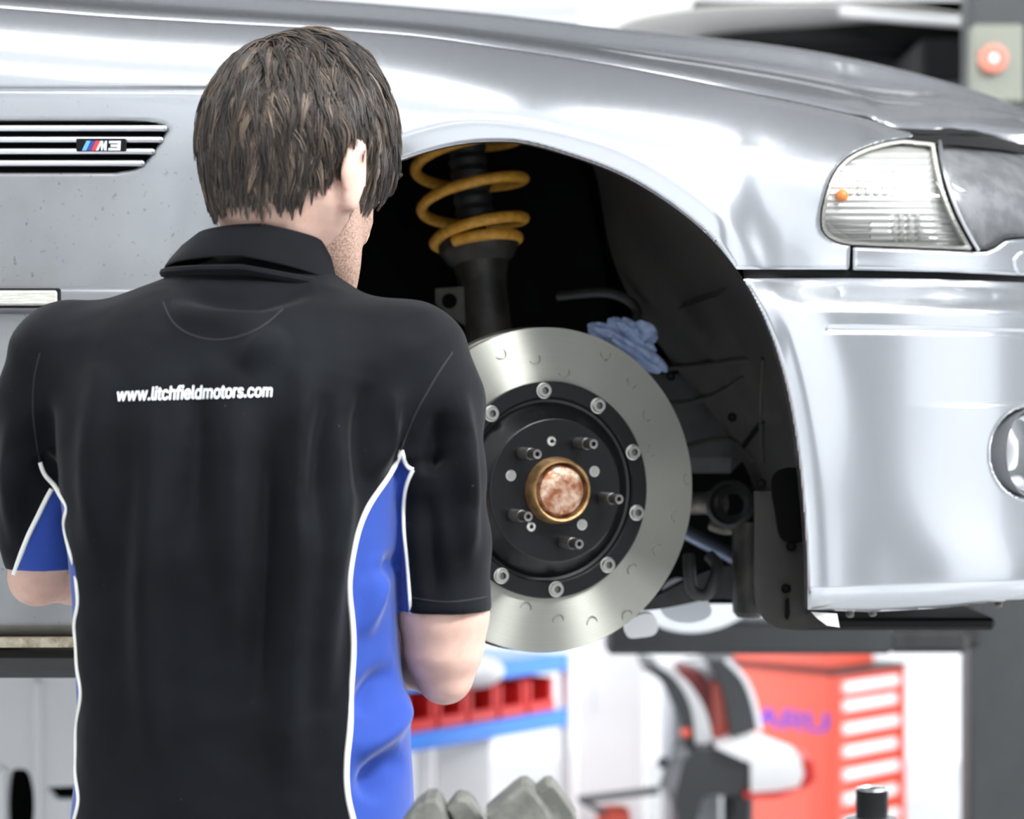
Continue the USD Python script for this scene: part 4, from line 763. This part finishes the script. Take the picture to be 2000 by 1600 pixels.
def strands(n_guides, n_kids):
    N = n_guides * 4; k = np.arange(N) + .5; ph = np.arccos(1 - 2 * k / N); az = PI * (1 + 5 ** .5) * k
    n = np.stack([np.cos(az) * np.sin(ph), np.sin(az) * np.sin(ph), np.cos(ph)], 1); n += rng.normal(0, .03, n.shape); n /= np.linalg.norm(n, axis=1, keepdims=True)
    n = n[(HO + n * RH)[:, 2] > hairline(n) + .001]
    crown = np.array([-.16, -.56, .81]); crown /= np.linalg.norm(crown)
    grav = HR.T @ np.array([0, 0, -1.0]); nseg = 10
    t0 = n - crown; t0 -= n * (t0 * n).sum(1, keepdims=True); dist = np.linalg.norm(n - crown, axis=1); t0 /= np.linalg.norm(t0, axis=1, keepdims=True) + 1e-6
    sw = np.cross(n, t0); jit = rng.normal(0, .42, len(n)) + .9 * np.exp(-(dist / .35) ** 2)
    t0 = t0 * np.cos(jit)[:, None] + sw * np.sin(jit)[:, None]
    low = np.clip(((HO + n * RH)[:, 2] - hairline(n)) / .05, 0, 1)
    L = (.030 + .022 * low) * rng.uniform(.75, 1.25, len(n)); p = HO + n * RH; pts = [p]; d = t0 + n * (.55 + rng.normal(0, .15, len(n)))[:, None] * (.5 + .5 * low)[:, None]; layer = rng.uniform(.002, .0165, len(n)) * (.45 + .55 * low)
    ph1 = rng.uniform(0, 6.28, len(n)); am = rng.uniform(.0, .30, len(n))
    for i in range(nseg):
        d /= np.linalg.norm(d, axis=1, keepdims=True); p = p + d * (L / nseg)[:, None]
        e = (p - HO) / RH; r = np.linalg.norm(e, axis=1, keepdims=True); nh = e / RH; nh /= np.linalg.norm(nh, axis=1, keepdims=True); h = (r[:, 0] - 1) * .09
        p = p + nh * (np.clip(h, .0015, None) - h)[:, None] - nh * np.clip(h - layer, 0, None)[:, None] * .7
        pts.append(p); gd = grav - nh * np.clip((grav * nh).sum(1, keepdims=True), None, 0)
        d = d + gd * (.10 + .12 * i / nseg) - nh * np.clip((d * nh).sum(1, keepdims=True) - .02, 0, None) * .5 + np.cross(nh, d) * (am * np.sin(ph1 + i * .9))[:, None]
    gp = np.stack(pts, 1)                                                                           # guides x points x 3
    kids = []
    for _ in range(n_kids):
        tang = rng.normal(0, .0046, (len(n), 3)); tang -= n * (tang * n).sum(1, keepdims=True); f = np.linspace(0, 1, nseg + 1)
        cl = (1 - .88 * f ** 1.2)[None, :, None] * tang[:, None, :]; lift = rng.normal(0, .0007, (len(n), 1, 1)) * n[:, None, :] * f[None, :, None]
        m = np.linspace(0, rng.uniform(.8, 1.0), nseg + 1) * nseg; i0 = np.minimum(m.astype(int), nseg - 1); fr = (m - i0)[None, :, None]
        kids.append(gp[:, i0] * (1 - fr) + gp[:, i0 + 1] * fr + cl + lift)
    kp = np.concatenate(kids); 
    f = 1 - .34 * ss(.02, -.125, kp[..., 2]); kp = np.stack([kp[..., 0] * f, kp[..., 1] * (1 - .6 * (1 - f)), kp[..., 2]], -1); return HC + kp @ HR.T
KS = strands(1150, 16); pick = rng.integers(0, 1 << 30, len(KS) // 16); pick = np.tile(pick, 16)[:len(KS)]; tone = np.where(rng.random(len(KS)) < .75, (pick % 100) / 100, rng.random(len(KS)))
for nm, a, b in (('hair_dark', 0, .45), ('hair_mid', .45, .84), ('hair_light', .84, 1.01)):
    c = KS[(tone >= a) & (tone < b)]; path = hair + '/' + numbered(hair, 'hair_strands'); cv = UsdGeom.BasisCurves.Define(stage, path)
    cv.CreateTypeAttr('linear'); cv.CreateCurveVertexCountsAttr(Vt.IntArray.FromNumpy(np.full(len(c), c.shape[1], np.int32))); cv.CreatePointsAttr(Vt.Vec3fArray.FromNumpy((c.reshape(-1, 3) - BASE[hair]).astype(np.float32)))
    wd = np.tile(np.interp(np.linspace(0, 1, c.shape[1]), [0, .6, 1], [.00085, .00075, .00025]), len(c)); cv.CreateWidthsAttr(Vt.FloatArray.FromNumpy(wd.astype(np.float32))); cv.SetWidthsInterpolation('vertex')
    UsdShade.MaterialBindingAPI.Apply(cv.GetPrim()).Bind(UsdShade.Material.Get(stage, '/World/Looks/' + nm)); tag(path, kind='stuff')
# ---- trousers and boots, below the frame
cx = P(478, 1600, YT)[0]; T = Grid((cx - .25, 2.0, .04), (cx + .25, 2.45, 1.03), .007)
T.ell((cx, 2.205, .93), (.150, .112, .115), np.eye(3), .02)
for s_ in (-1, 1): T.chain([((cx + s_ * .085, 2.205, .88), .085), ((cx + s_ * .11, 2.225, .50), .066), ((cx + s_ * .125, 2.20, .09), .060)], .025)
obj('trousers', relax(*T.mesh(), 4), 'trousers_black', per, 'black work trousers', smooth=True)
for s_ in (-1, 1):
    Q = Grid((cx + s_ * .125 - .08, 2.08, -.01), (cx + s_ * .125 + .08, 2.46, .20), .005)
    Q.chain([((cx + s_ * .125, 2.20, .15), .048), ((cx + s_ * .125, 2.20, .055), .050)], .02); Q.ell((cx + s_ * .13, 2.28, .045), (.048, .14, .045), np.eye(3), .02)
    zz = (Q.lo[2] + Q.h * np.arange(Q.n[2]))[None, None, :]; Q.F = np.maximum(Q.F, -zz).astype(np.float32)
    obj('boot', relax(*Q.mesh(), 2), 'boot_black', per, smooth=True)
# ------------------------------------------------------------------ the lift that carries the silver car
lift = thing('car_lift', 'dark grey two-post lift carrying the silver car, red stop button on its far post', 'car lift', (.92, 4.75, 0))
obj('post', cbox((.875, 4.62, 0), (1.16, 4.72, 3.6), .008), 'lift_grey', lift, 'dark grey steel post')
obj('post_foot', cbox((.74, 4.5, 0), (1.26, 5.05, .03), .006), 'lift_grey', lift)
bx = lambda u, v, y: P(u, v, y)
a, b = P(1893, 205, 4.61), P(1992, 52, 4.61)
pn = obj('control_panel', cbox((a[0], 4.575, a[2]), (b[0], 4.62, b[2]), .006), 'lift_panel', lift, 'pale control box on the post')
obj('stop_button', lathe([(.010, .004), (.010, .012), (.014, .022), (.026, .020), (.0275, .012), (.0275, 0)], P(1938, 116, 4.575), (0, -1, 0), 32), 'button_red', pn, 'round red stop button')
obj('button_centre', lathe([(0, .020), (.009, .019), (.011, .010)], P(1938, 116, 4.575), (0, -1, 0), 20), 'white_plastic', pn)
obj('carriage', cbox((.70, 4.50, .955), (.874, 4.62, 1.12), .01), 'under_dark', lift, 'dark lift carriage')
for k, (u, v) in enumerate(((1760, 1225), (1800, 1215), (1835, 1230), (1870, 1222), (1780, 1250), (1850, 1255))):
    obj('carriage_bolt', lathe([(0, .012), (.010, .012), (.012, .008), (.012, 0)], P(u, v, 4.44) , (0, -1, 0), 6), ('under_metal' if k % 2 else 'mid_grey'), lift)
obj('arm', cbox(P(1185, 1279, 4.30), P(1745, 1214, 4.30) + [0, .12, 0], .008), 'lift_grey', lift, 'long dark lift arm')
obj('arm_root', cbox(P(1735, 1277, 4.32), P(1895, 1232, 4.32) + [0, .3, 0], .01), 'under_dark', lift)
obj('lift_pad', lathe([(0, 0), (.06, 0), (.06, .05), (0, .052)], (.30, 4.36, 1.03), (0, 0, 1), 24), 'rubber', lift)
obj('lift_pad', lathe([(0, 0), (.06, 0), (.06, .02), (0, .021)], (-.62, 2.78, 1.131), (0, 0, 1), 24), 'rubber', lift)
obj('near_arm', cbox(P(-260, 1326, 2.72), P(330, 1272, 2.72) + [0, .11, 0], .008), 'lift_grey', lift, 'dark lift arm under the sill')
obj('near_post', cbox((-1.36, 2.55, 0), (-1.06, 2.95, 3.6), .012), 'lift_grey', lift)
obj('near_arm_root', cbox((-1.08, 2.72, 1.097), (-.70, 2.83, 1.13), .006), 'lift_grey', lift)
# ------------------------------------------------------------------ a white car high on the next lift
wc = thing('white_car', 'white car raised high behind the silver bonnet, dark underside towards us', 'car', (.9, 6.0, 2.2))
yw = 5.35
wp = spl([(1150, -60), (1160, 0), (1180, 50), (1215, 50), (1270, 34)], 20)
lowr = np.array([(1345, 52), (1440, 45), (1545, 36), (1680, 30), (1790, 32), (1883, 38), (2300, 40), (2700, 40)])
obj('body', slab(np.vstack([wp, lowr, [(2760, -60), (2700, -260), (1900, -330), (1330, -250), (1210, -150)]]), yw, 1.70), 'white_paint', wc, 'white bodywork')
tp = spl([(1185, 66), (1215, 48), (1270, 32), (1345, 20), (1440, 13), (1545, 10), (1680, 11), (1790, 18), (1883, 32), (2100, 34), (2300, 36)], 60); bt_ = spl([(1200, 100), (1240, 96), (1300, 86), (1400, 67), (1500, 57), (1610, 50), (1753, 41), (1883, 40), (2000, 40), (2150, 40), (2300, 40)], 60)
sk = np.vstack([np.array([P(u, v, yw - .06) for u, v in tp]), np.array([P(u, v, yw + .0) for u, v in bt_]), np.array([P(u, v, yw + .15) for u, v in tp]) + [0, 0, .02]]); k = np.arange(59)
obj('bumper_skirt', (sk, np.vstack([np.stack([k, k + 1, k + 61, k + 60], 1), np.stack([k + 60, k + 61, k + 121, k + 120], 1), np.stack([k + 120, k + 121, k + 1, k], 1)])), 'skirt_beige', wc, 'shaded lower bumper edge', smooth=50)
obj('side_rail', tube([P(1640, 22, yw - .05), P(1760, 34, yw - .06), P(1888, 45, yw - .06), P(2300, 50, yw - .06)], .012, 10), 'white_paint', wc)
z0 = P(0, 72, yw)[2]
obj('underbody', cbox((P(1335, 0, yw)[0], yw + .0, z0 - .03), (1.95, yw + 1.68, z0 + .1), .02), 'black_gap', wc, 'black underside')
for x, y in ((.75, 5.55), (1.85, 5.55), (.75, 6.7), (1.85, 6.7)): obj('wheel', lathe([(.08, -.09), (.20, -.09), (.26, -.08), (.28, -.05), (.28, .05), (.26, .08), (.20, .09), (.08, .09), (.08, -.09)], (x, y, z0 + .10), (0, 1, 0), 40), 'rubber', wc)
l2 = thing('car_lift', 'dark post of the neighbouring lift under the white car', 'car lift', (1.7, 5.0, 0))
obj('post', cbox((1.55, 4.75, 0), (1.85, 5.05, 3.4), .012), 'lift_grey', l2); obj('post', cbox((1.55, 7.25, 0), (1.85, 7.55, 3.4), .012), 'lift_grey', l2)
obj('arm', cbox((.85, 5.04, z0 - .14), (1.7, 5.75, z0 - .05), .01), 'black_gap', l2); obj('arm', cbox((.85, 6.6, z0 - .14), (1.7, 7.27, z0 - .05), .01), 'lift_grey', l2)
for x, y in ((1.0, 5.6), (1.6, 5.6), (1.0, 6.75), (1.6, 6.75)): obj('lift_pad', lathe([(0, 0), (.05, 0), (.05, .03), (0, .03)], (x, y, z0 - .055), (0, 0, 1), 20), 'rubber', l2)
# ------------------------------------------------------------------ foreground: trolley with cast parts and a capped bottle
ZT = 1.0
tr = thing('work_trolley', 'grey work trolley just below the frame carrying the cast parts', 'trolley', (.15, 1.80, 0))
obj('tray', cat(cbox((-.20, 1.62, ZT - .02), (.50, 2.015, ZT), .003), cbox((-.20, 1.62, ZT), (-.19, 2.015, ZT + .025), .002), cbox((.49, 1.62, ZT), (.50, 2.015, ZT + .025), .002)), 'mid_grey', tr)
obj('shelf', cbox((-.19, 1.63, .30), (.49, 2.0, .32), .003), 'mid_grey', tr)
for x in (-.185, .485):
    for y in (1.64, 1.995):
        obj('leg', cbox((x - .015, y - .015, .08), (x + .015, y + .015, ZT - .01), .003), 'mid_grey', tr); obj('castor', lathe([(0, -.012), (.038, -.012), (.04, -.006), (.04, .006), (.038, .012), (0, .012)], (x, y, .04), (1, 0, 0), 20), 'rubber', tr)
def casting(name, label, lobes, d, floor_to):
    """A rough cast caliper half lying on the tray: thick rounded bosses on a common web."""
    ps = np.vstack([np.array([P(u, v, d)[[0, 2]] for u, v in poly]) for poly in lobes]); c = np.r_[ps[:, 0].mean(), d + .03, ZT]
    t = thing(name, label, 'brake caliper', c)
    for k, poly in enumerate(lobes):
        rp = shapely.Polygon(poly).buffer(-3.5, quad_segs=4).buffer(3.5, quad_segs=4).exterior.coords; pts = [P(u, v, d + (.0 if k % 2 == 0 else .012)) for u, v in rp]; dep = .055 if k % 2 == 0 else .04
        r = .0045; m = None
        q = np.array(pts); c2 = q.mean(0); hullp = np.vstack([q * .0 + c2 + (q - c2) * (1 - .0035 / np.linalg.norm((q - c2)[:, [0, 2]], axis=1, keepdims=True)), q + [0, .0035, 0], q + [0, dep, 0]])
        hm = trimesh.convex.convex_hull(hullp); m = (hm.vertices, hm.faces); obj('boss' if k else 'body', m, 'cast_grey', t, smooth=25)
    x0, x1 = ps[:, 0].min() + .01, ps[:, 0].max() - .01
    obj('web', cbox((x0, d + .008, ZT), (x1, d + .045, P(0, 1612, d)[2]), .004), 'cast_grey', t)
    return t
casting('caliper_casting', 'rough grey cast brake part at the bottom beside the mechanic, with two rounded bosses',
        [[(780, 1622), (812, 1578), (832, 1562), (852, 1560), (862, 1572), (880, 1615), (880, 1640), (790, 1640)], [(872, 1583), (890, 1560), (900, 1557), (912, 1560), (924, 1572), (945, 1606), (945, 1640), (900, 1640)]], 1.93, 0)
casting('caliper_casting', 'rough grey cast brake part at the bottom centre, larger flat boss and narrow boss',
        [[(948, 1594), (1004, 1546), (1018, 1537), (1030, 1536), (1046, 1548), (1082, 1600), (1082, 1640), (955, 1640)], [(1047, 1546), (1066, 1531), (1078, 1530), (1090, 1542), (1096, 1553), (1128, 1596), (1128, 1640), (1090, 1640)]], 1.90, 0)
bt = P(1703, 1600, 1.93); bo = thing('bottle', 'black-capped metal bottle at the bottom right', 'bottle', (bt[0], bt[1], ZT))
zt, zb_ = P(0, 1541, 1.93)[2], P(0, 1598, 1.93)[2]
obj('bottle_body', lathe([(0, 0), (.028, 0), (.030, .003), (.030, zb_ - ZT - .018), (.0285, zb_ - ZT - .010), (.0225, zb_ - ZT - .002), (.020, zb_ - ZT), (0, zb_ - ZT)], (bt[0], bt[1], ZT), (0, 0, 1), 48), 'satin_chrome', bo)
obj('cap', lathe([(.0125, zb_ - ZT - .0005), (.0128, zb_ - ZT + .002), (.0130, zt - ZT - .0012), (.0124, zt - ZT), (.0108, zt - ZT), (.0100, zt - ZT - .003), (0, zt - ZT - .003)], (bt[0], bt[1], ZT), (0, 0, 1), 36), 'black_plastic', bo, 'black cylindrical cap')
obj('cap_rim', lathe([(.0124, zt - ZT), (.0121, zt - ZT + .0006), (.0112, zt - ZT + .0006), (.0108, zt - ZT)], (bt[0], bt[1], ZT), (0, 0, 1), 36), 'satin_chrome', bo)
# ------------------------------------------------------------------ background right: red tool cabinet
CY = 7.0; cor = P(1635, 1600, CY)[:2]; top = P(0, 1312, CY)[2]; ang = math.radians(48)
fx, sx_ = np.array([math.cos(ang), math.sin(ang)]), np.array([-math.sin(ang), math.cos(ang)])        # along the drawer front, along the side
Wc, Dc = .365, .56
def cab(lo, hi, c=.004):
    """A box in the cabinet's frame: x along the front, y into the cabinet, z up."""
    v, f = cbox(np.array(lo, float), np.array(hi, float), c); q = np.array([cor[0], cor[1], 0]) + v[:, :1] * np.r_[fx, 0] + v[:, 1:2] * np.r_[sx_, 0] + v[:, 2:] * [0, 0, 1]; return q, f
tc = thing('tool_cabinet', 'red tool cabinet with white-edged drawers and blue lettering on its side', 'tool cabinet', (cor[0], cor[1], 0))
obj('carcass', cat(cab((0, .02, .06), (Wc, Dc, top - .012)), cab((0, 0, .06), (.018, .02, top - .012)), cab((Wc - .022, 0, .06), (Wc, .02, top - .012))), 'red_paint', tc)
obj('lid', cab((-.004, -.004, top - .012), (Wc + .004, Dc, top), .004), 'dark_trim', tc, 'dark rubber top')
for x in (.04, Wc - .04):
    for y in (.05, Dc - .05): obj('castor', cab((x - .02, y - .02, 0), (x + .02, y + .02, .062), .01), 'rubber', tc)
vz = lambda v: P(0, v, CY + .1)[2]
for k, (v0, v1) in enumerate(((1318, 1352), (1354, 1396), (1398, 1440), (1442, 1485), (1487, 1532), (1534, 1580), (1582, 1640), (1642, 1700))):
    dw = obj('drawer', cab((.020, .004, vz(v1)), (Wc - .024, .03, vz(v0)), .003), 'red_paint', tc)
    obj('drawer_handle', cab((.022, -.012, vz(v0 + 30)), (Wc - .05 - .012 * (k % 2), .004, vz(v0 + 9)), .005), 'white_plastic', dw, 'white drawer pull')
lt, lf = arr(meshkit.text_mesh('SUBARU', 1.0, .03, bold=True)); lx = (lt[:, 0] - lt[:, 0].min()) / (lt[:, 0].max() - lt[:, 0].min())
lb = vz(1424); q = np.array([cor[0], cor[1], 0]) + (.545 - .515 * lx)[:, None] * np.r_[sx_, 0] - (lt[:, 2:] * .03 + .0006) * np.r_[fx, 0]; q[:, 2] = lb + lt[:, 1] * .052
obj('side_lettering', (q, lf), 'lettering_blue', tc, 'blue capital lettering on the cabinet side', smooth=False)
rb = thing('tool_box', 'red tool box with pale lid edge on top of the red tool cabinet', 'tool box', (cor[0], cor[1], top))
obj('box', cab((.03, .06, top), (Wc - .08, .40, top + .05), .005), 'red_paint', rb); obj('lid', cab((.028, .055, top + .05), (Wc - .078, .405, top + .064), .004), 'light_grey', rb, 'pale lid')
# dark curved guards of the wheel machine in front of the cabinet
MY = 5.4
mc = thing('wheel_balancer', 'blurred black and white wheel balancer with curved guard bands beside the red tool cabinet', 'wheel balancer', P(1370, 0, MY) * [1, 1, 0])
def band(outer, inner, d, t): return slab(np.vstack([spl(outer, 30), spl(inner, 30)[::-1]]), d, t)
obj('guard_band', band([(1258, 1300), (1300, 1312), (1335, 1350), (1354, 1405), (1358, 1452)], [(1256, 1308), (1285, 1326), (1310, 1365), (1328, 1412), (1334, 1455)], MY, .25), 'dark_trim', mc, 'black curved guard band')
obj('guard_liner', band([(1285, 1300), (1325, 1318), (1360, 1355), (1382, 1400), (1392, 1445)], [(1300, 1312), (1335, 1350), (1354, 1405), (1358, 1452), (1362, 1462)], MY + .03, .22), 'white_plastic', mc, 'white inner guard')
obj('guard_inside', band([(1330, 1304), (1372, 1318), (1398, 1350), (1414, 1395), (1422, 1440)], [(1325, 1318), (1360, 1355), (1382, 1400), (1392, 1445), (1393, 1450)], MY + .06, .15), 'dark_red', mc, 'dark red inside of the guard')
obj('red_marker', slab([(1390, 1335), (1408, 1335), (1424, 1440), (1395, 1440)], MY + .05, .05), 'red_paint', mc)
obj('guard_hood', slab(np.vstack([spl([(1380, 1290), (1420, 1292), (1448, 1320), (1470, 1370), (1480, 1425)], 24), [(1430, 1442), (1424, 1400), (1410, 1340), (1392, 1310)]]), MY - .03, .25), 'dark_trim', mc, 'black curved hood')
obj('hood_edge', tube(np.array([P(u, v, MY - .035) for u, v in spl([(1418, 1290), (1450, 1322), (1472, 1372), (1484, 1428)], 20)]), .006, 8), 'light_grey', mc)
obj('red_knob', trimesh.creation.icosphere(2, .012).apply_translation(P(1340, 1432, MY - .02)), 'red_paint', mc)
obj('machine_body', slab(spl([(1330, 1600), (1326, 1520), (1340, 1480), (1372, 1463), (1420, 1470), (1466, 1492), (1468, 1545), (1420, 1556), (1372, 1562), (1360, 1600)], 50, True), MY - .06, .3), 'dark_trim', mc, 'black machine body')
obj('machine_arm', slab(np.vstack([[(1400, 1462), (1470, 1440), (1490, 1452), (1560, 1478), (1582, 1490), (1586, 1520), (1575, 1536), (1520, 1548), (1468, 1552), (1468, 1492)]]), MY - .10, .18), 'white_paint', mc, 'white machine arm')
obj('arm_edge', slab([(1566, 1480), (1588, 1488), (1592, 1524), (1574, 1538), (1560, 1541), (1572, 1515)], MY - .105, .18), 'red_bin', mc, 'red end of the arm'); obj('arm_strip', slab([(1455, 1551), (1520, 1546), (1572, 1536), (1520, 1558), (1456, 1560)], MY - .105, .17), 'red_bin', mc)
obj('machine_column', cat(cbox((P(1322, 0, MY)[0], MY, 0), (P(1360, 0, MY)[0], MY + .2, P(0, 1560, MY)[2]), .01), cbox((P(1426, 0, MY)[0], MY, 0), (P(1472, 0, MY)[0], MY + .2, P(0, 1550, MY)[2]), .01)), 'dark_trim', mc)
obj('machine_plinth', cbox((P(1300, 0, MY)[0], MY - .1, 0), (P(1490, 0, MY)[0], MY + .35, .06), .01), 'dark_trim', mc)
obj('machine_back', cbox((P(1310, 0, MY)[0], MY + .24, .05), (P(1440, 0, MY)[0], MY + .34, P(0, 1320, MY)[2]), .02), 'light_grey', mc)
obj('lower_lever', tube([P(1292, 1540, MY - .1), P(1305, 1500, MY - .1), P(1330, 1480, MY - .08)], .008, 8), 'mid_grey', mc); obj('lever_joint', trimesh.creation.icosphere(2, .014).apply_translation(P(1296, 1490, MY - .09)), 'dark_trim', mc)
# white cabinet, blue shelf with red bins
wcab = thing('white_cabinet', 'tall plain white cabinet between the blue shelves and the wheel balancer', 'cabinet', (P(1180, 0, 6.6)[0], 6.6, 0))
obj('cabinet_body', cbox((P(1115, 0, 6.4)[0], 6.4, 0), (P(1262, 0, 6.4)[0], 6.9, 1.1), .006), 'white_paint', wcab); obj('door_handle', cbox((P(1158, 0, 6.38)[0], 6.375, P(0, 1388, 6.4)[2]), (P(1162, 0, 6.38)[0], 6.4, P(0, 1340, 6.4)[2]), .002), 'light_grey', wcab)
E0, E1 = P(770, 1445, 5.50), P(1110, 1386, 6.02)                                                     # near and far end of the shelf's front edge
sh = thing('shelf_rack', 'blue-edged open shelf rack holding the red bins', 'shelf', (E1[0], E1[1], 0))
dv = (E1 - E0)[:2]; LN = np.linalg.norm(dv); dv /= LN; bk = np.array([-dv[1], dv[0]])
def rk(lo, hi, c=.003):
    v, f = cbox(np.array(lo, float), np.array(hi, float), c); return np.array([E0[0], E0[1], 0]) + v[:, :1] * np.r_[dv, 0] + v[:, 1:2] * np.r_[bk, 0] + v[:, 2:] * [0, 0, 1], f
zs1 = E1[2]; zf = P(0, 1275, 6.0)[2]
for z in (zs1 - .04, zf - .045): obj('shelf_edge', rk((-.2, 0, z), (LN, .02, z + .042)), 'blue_paint', sh, 'bright blue shelf edge'); obj('shelf_board', rk((-.2, .02, z + .02), (LN, .40, z + .04)), 'blue_paint' if z > zs1 else 'light_grey', sh)
for x in (-.2, LN - .0): 
    for y in (.0, .40): obj('upright', rk((x - .0, y - .006, 0), (x + .035, y + .03, zf + .6)), 'white_plastic', sh)
obj('back_panel', rk((-.19, .41, .2), (LN, .42, zs1 + .12)), 'mid_grey', sh); obj('end_panel', rk((.42, .36, .1), (LN - .02, .40, zs1 - .06)), 'light_grey', sh)
bin0 = None
for k in range(5):
    x0 = LN - .145 - k * .115; o = np.array([E0[0], E0[1], 0]) + np.r_[dv * x0 + bk * .015, zs1 + .001]
    pos = ('rightmost', 'second from right', 'third from right', 'fourth from right', 'leftmost')[k]
    if bin0 is None:
        bin0 = thing('parts_bin', 'red open-fronted parts bin, rightmost on the blue shelf', 'parts bin', o, 'red bins on the blue shelf')
        hb = .085
        obj('bin_body', cat(rk((x0, .015, zs1 + .001), (x0 + .105, .16, zs1 + .006), .001), rk((x0, .015, zs1 + .001), (x0 + .016, .16, zs1 + hb), .003), rk((x0 + .089, .015, zs1 + .001), (x0 + .105, .16, zs1 + hb), .003), rk((x0, .15, zs1 + .001), (x0 + .105, .16, zs1 + hb), .003)), 'red_bin', bin0)
        obj('bin_lip', rk((x0, .010, zs1 + .001), (x0 + .105, .020, zs1 + .03), .003), 'red_bin', bin0)
    else: dup(bin0, o, 'red open-fronted parts bin, %s on the blue shelf' % pos, 'red bins on the blue shelf')
def on_shelf(name, label, cat_, u, d, base_v, r, h, mat, parts=None):
    c = P(u, base_v, d); t = thing(name, label, cat_, c); obj('body', lathe([(0, 0), (r * .92, 0), (r, h * .06), (r, h * .7), (r * .8, h * .82), (r * .35, h * .9), (r * .35, h), (0, h)], c, (0, 0, 1), 24), mat, t); obj('cap', lathe([(0, h + .012), (r * .4, h + .01), (r * .42, h - .01)], c, (0, 0, 1), 16), 'white_plastic', t); return t
# white cartons standing under the shelf
for k, (u0, u1, v0, y, lab) in enumerate(((812, 838, 1440, 5.75, 'narrow white carton at the left under the blue shelf'), (850, 962, 1432, 5.8, 'large white carton under the blue shelf'))):
    t = thing('carton', lab, 'carton', P((u0 + u1) / 2, 0, y) * [1, 1, 0]); a, b = P(u0, 1600, y), P(u1, v0, y); obj('box', cbox((a[0], y, 0), (b[0], y + .15, b[2]), .006), 'white_paint', t); obj('flap_line', cbox((a[0] + .004, y - .001, b[2] - .03), (b[0] - .004, y, b[2] - .027), .0004), 'light_grey', t)
t = thing('white_bag', 'white rounded bag in the left bin behind the elbow', 'bag', P(905, 1345, 5.85)); obj('bag', trimesh.creation.icosphere(3, 1.0).apply_transform(np.diag([.072, .045, .040, 1])).apply_translation(P(925, 1312, 5.72)), 'white_plastic', t)
# left: pale equipment cabinet seen under the lift arm
EY = 4.2
eq = thing('equipment_cabinet', 'pale grey equipment cabinet with a dark slot handle, left of the mechanic', 'cabinet', (P(60, 0, EY)[0], EY, 0))
pl = shapely.Polygon([P(u, v, EY)[[0, 2]] for u, v in [(-160, 1300), (240, 1300), (240, 2374), (-160, 2374)]]); 
slot = spl([(18, 1640), (18, 1520), (24, 1505), (38, 1502), (52, 1505), (60, 1520), (60, 1640)], 40)
def holed(outer, holes, d, t):
    q = shapely.Polygon([P(u, v, d)[[0, 2]] for u, v in outer], [[P(u, v, d)[[0, 2]] for u, v in h] for h in holes]); m = trimesh.creation.extrude_polygon(q, t, engine='earcut'); v = np.array(m.vertices); return np.stack([v[:, 0], d + t - v[:, 2], v[:, 1]], 1), np.array(m.faces)
obj('front_panel', holed([(-160, 1300), (240, 1300), (240, 2370), (-160, 2370)], [slot, [(88, 1538), (150, 1536), (150, 1562), (110, 1562)]], EY, .02), 'white_plastic', eq)
obj('recess', cbox(P(-150, 2370, EY + .06), P(230, 1310, EY + .06) + [0, .5, 0], .01), 'cavity', eq)
obj('vertical_rib', cbox(P(66, 2360, EY - .012), P(80, 1330, EY - .012) + [0, .012, 0], .004), 'white_plastic', eq); obj('vertical_rib', cbox(P(-4, 2360, EY - .012), P(10, 1500, EY - .012) + [0, .012, 0], .004), 'white_plastic', eq)
# red jack on the floor, just showing at the bottom
jk = thing('trolley_jack', 'red floor jack low in the background below the white cabinet', 'jack', P(1190, 0, 5.6) * [1, 1, 0])
q = P(1185, 1586, 5.6); obj('jack_body', m3.Manifold.batch_hull([m3.Manifold.sphere(.02, 12).translate([float(q[0] + dx), float(q[1] + dy), float(z)]) for dx, dy, z in ((-.05, 0, .03), (.09, 0, .03), (-.05, .4, .03), (.09, .4, .03), (0, .1, q[2] - .02), (.04, .1, q[2] - .02), (0, .3, q[2] - .1), (.04, .3, q[2] - .1))]), 'red_paint', jk)
obj('jack_handle', tube([q + [.02, .1, -.03], q + [-.06, .05, .02], q + [.12, .0, .05]], .010, 8), 'mid_grey', jk)
for dx in (-.07, .11): obj('jack_wheel', lathe([(0, -.012), (.03, -.012), (.03, .012), (0, .012)], (q[0] + dx, q[1] + .05, .03), (1, 0, 0), 20), 'rubber', jk)
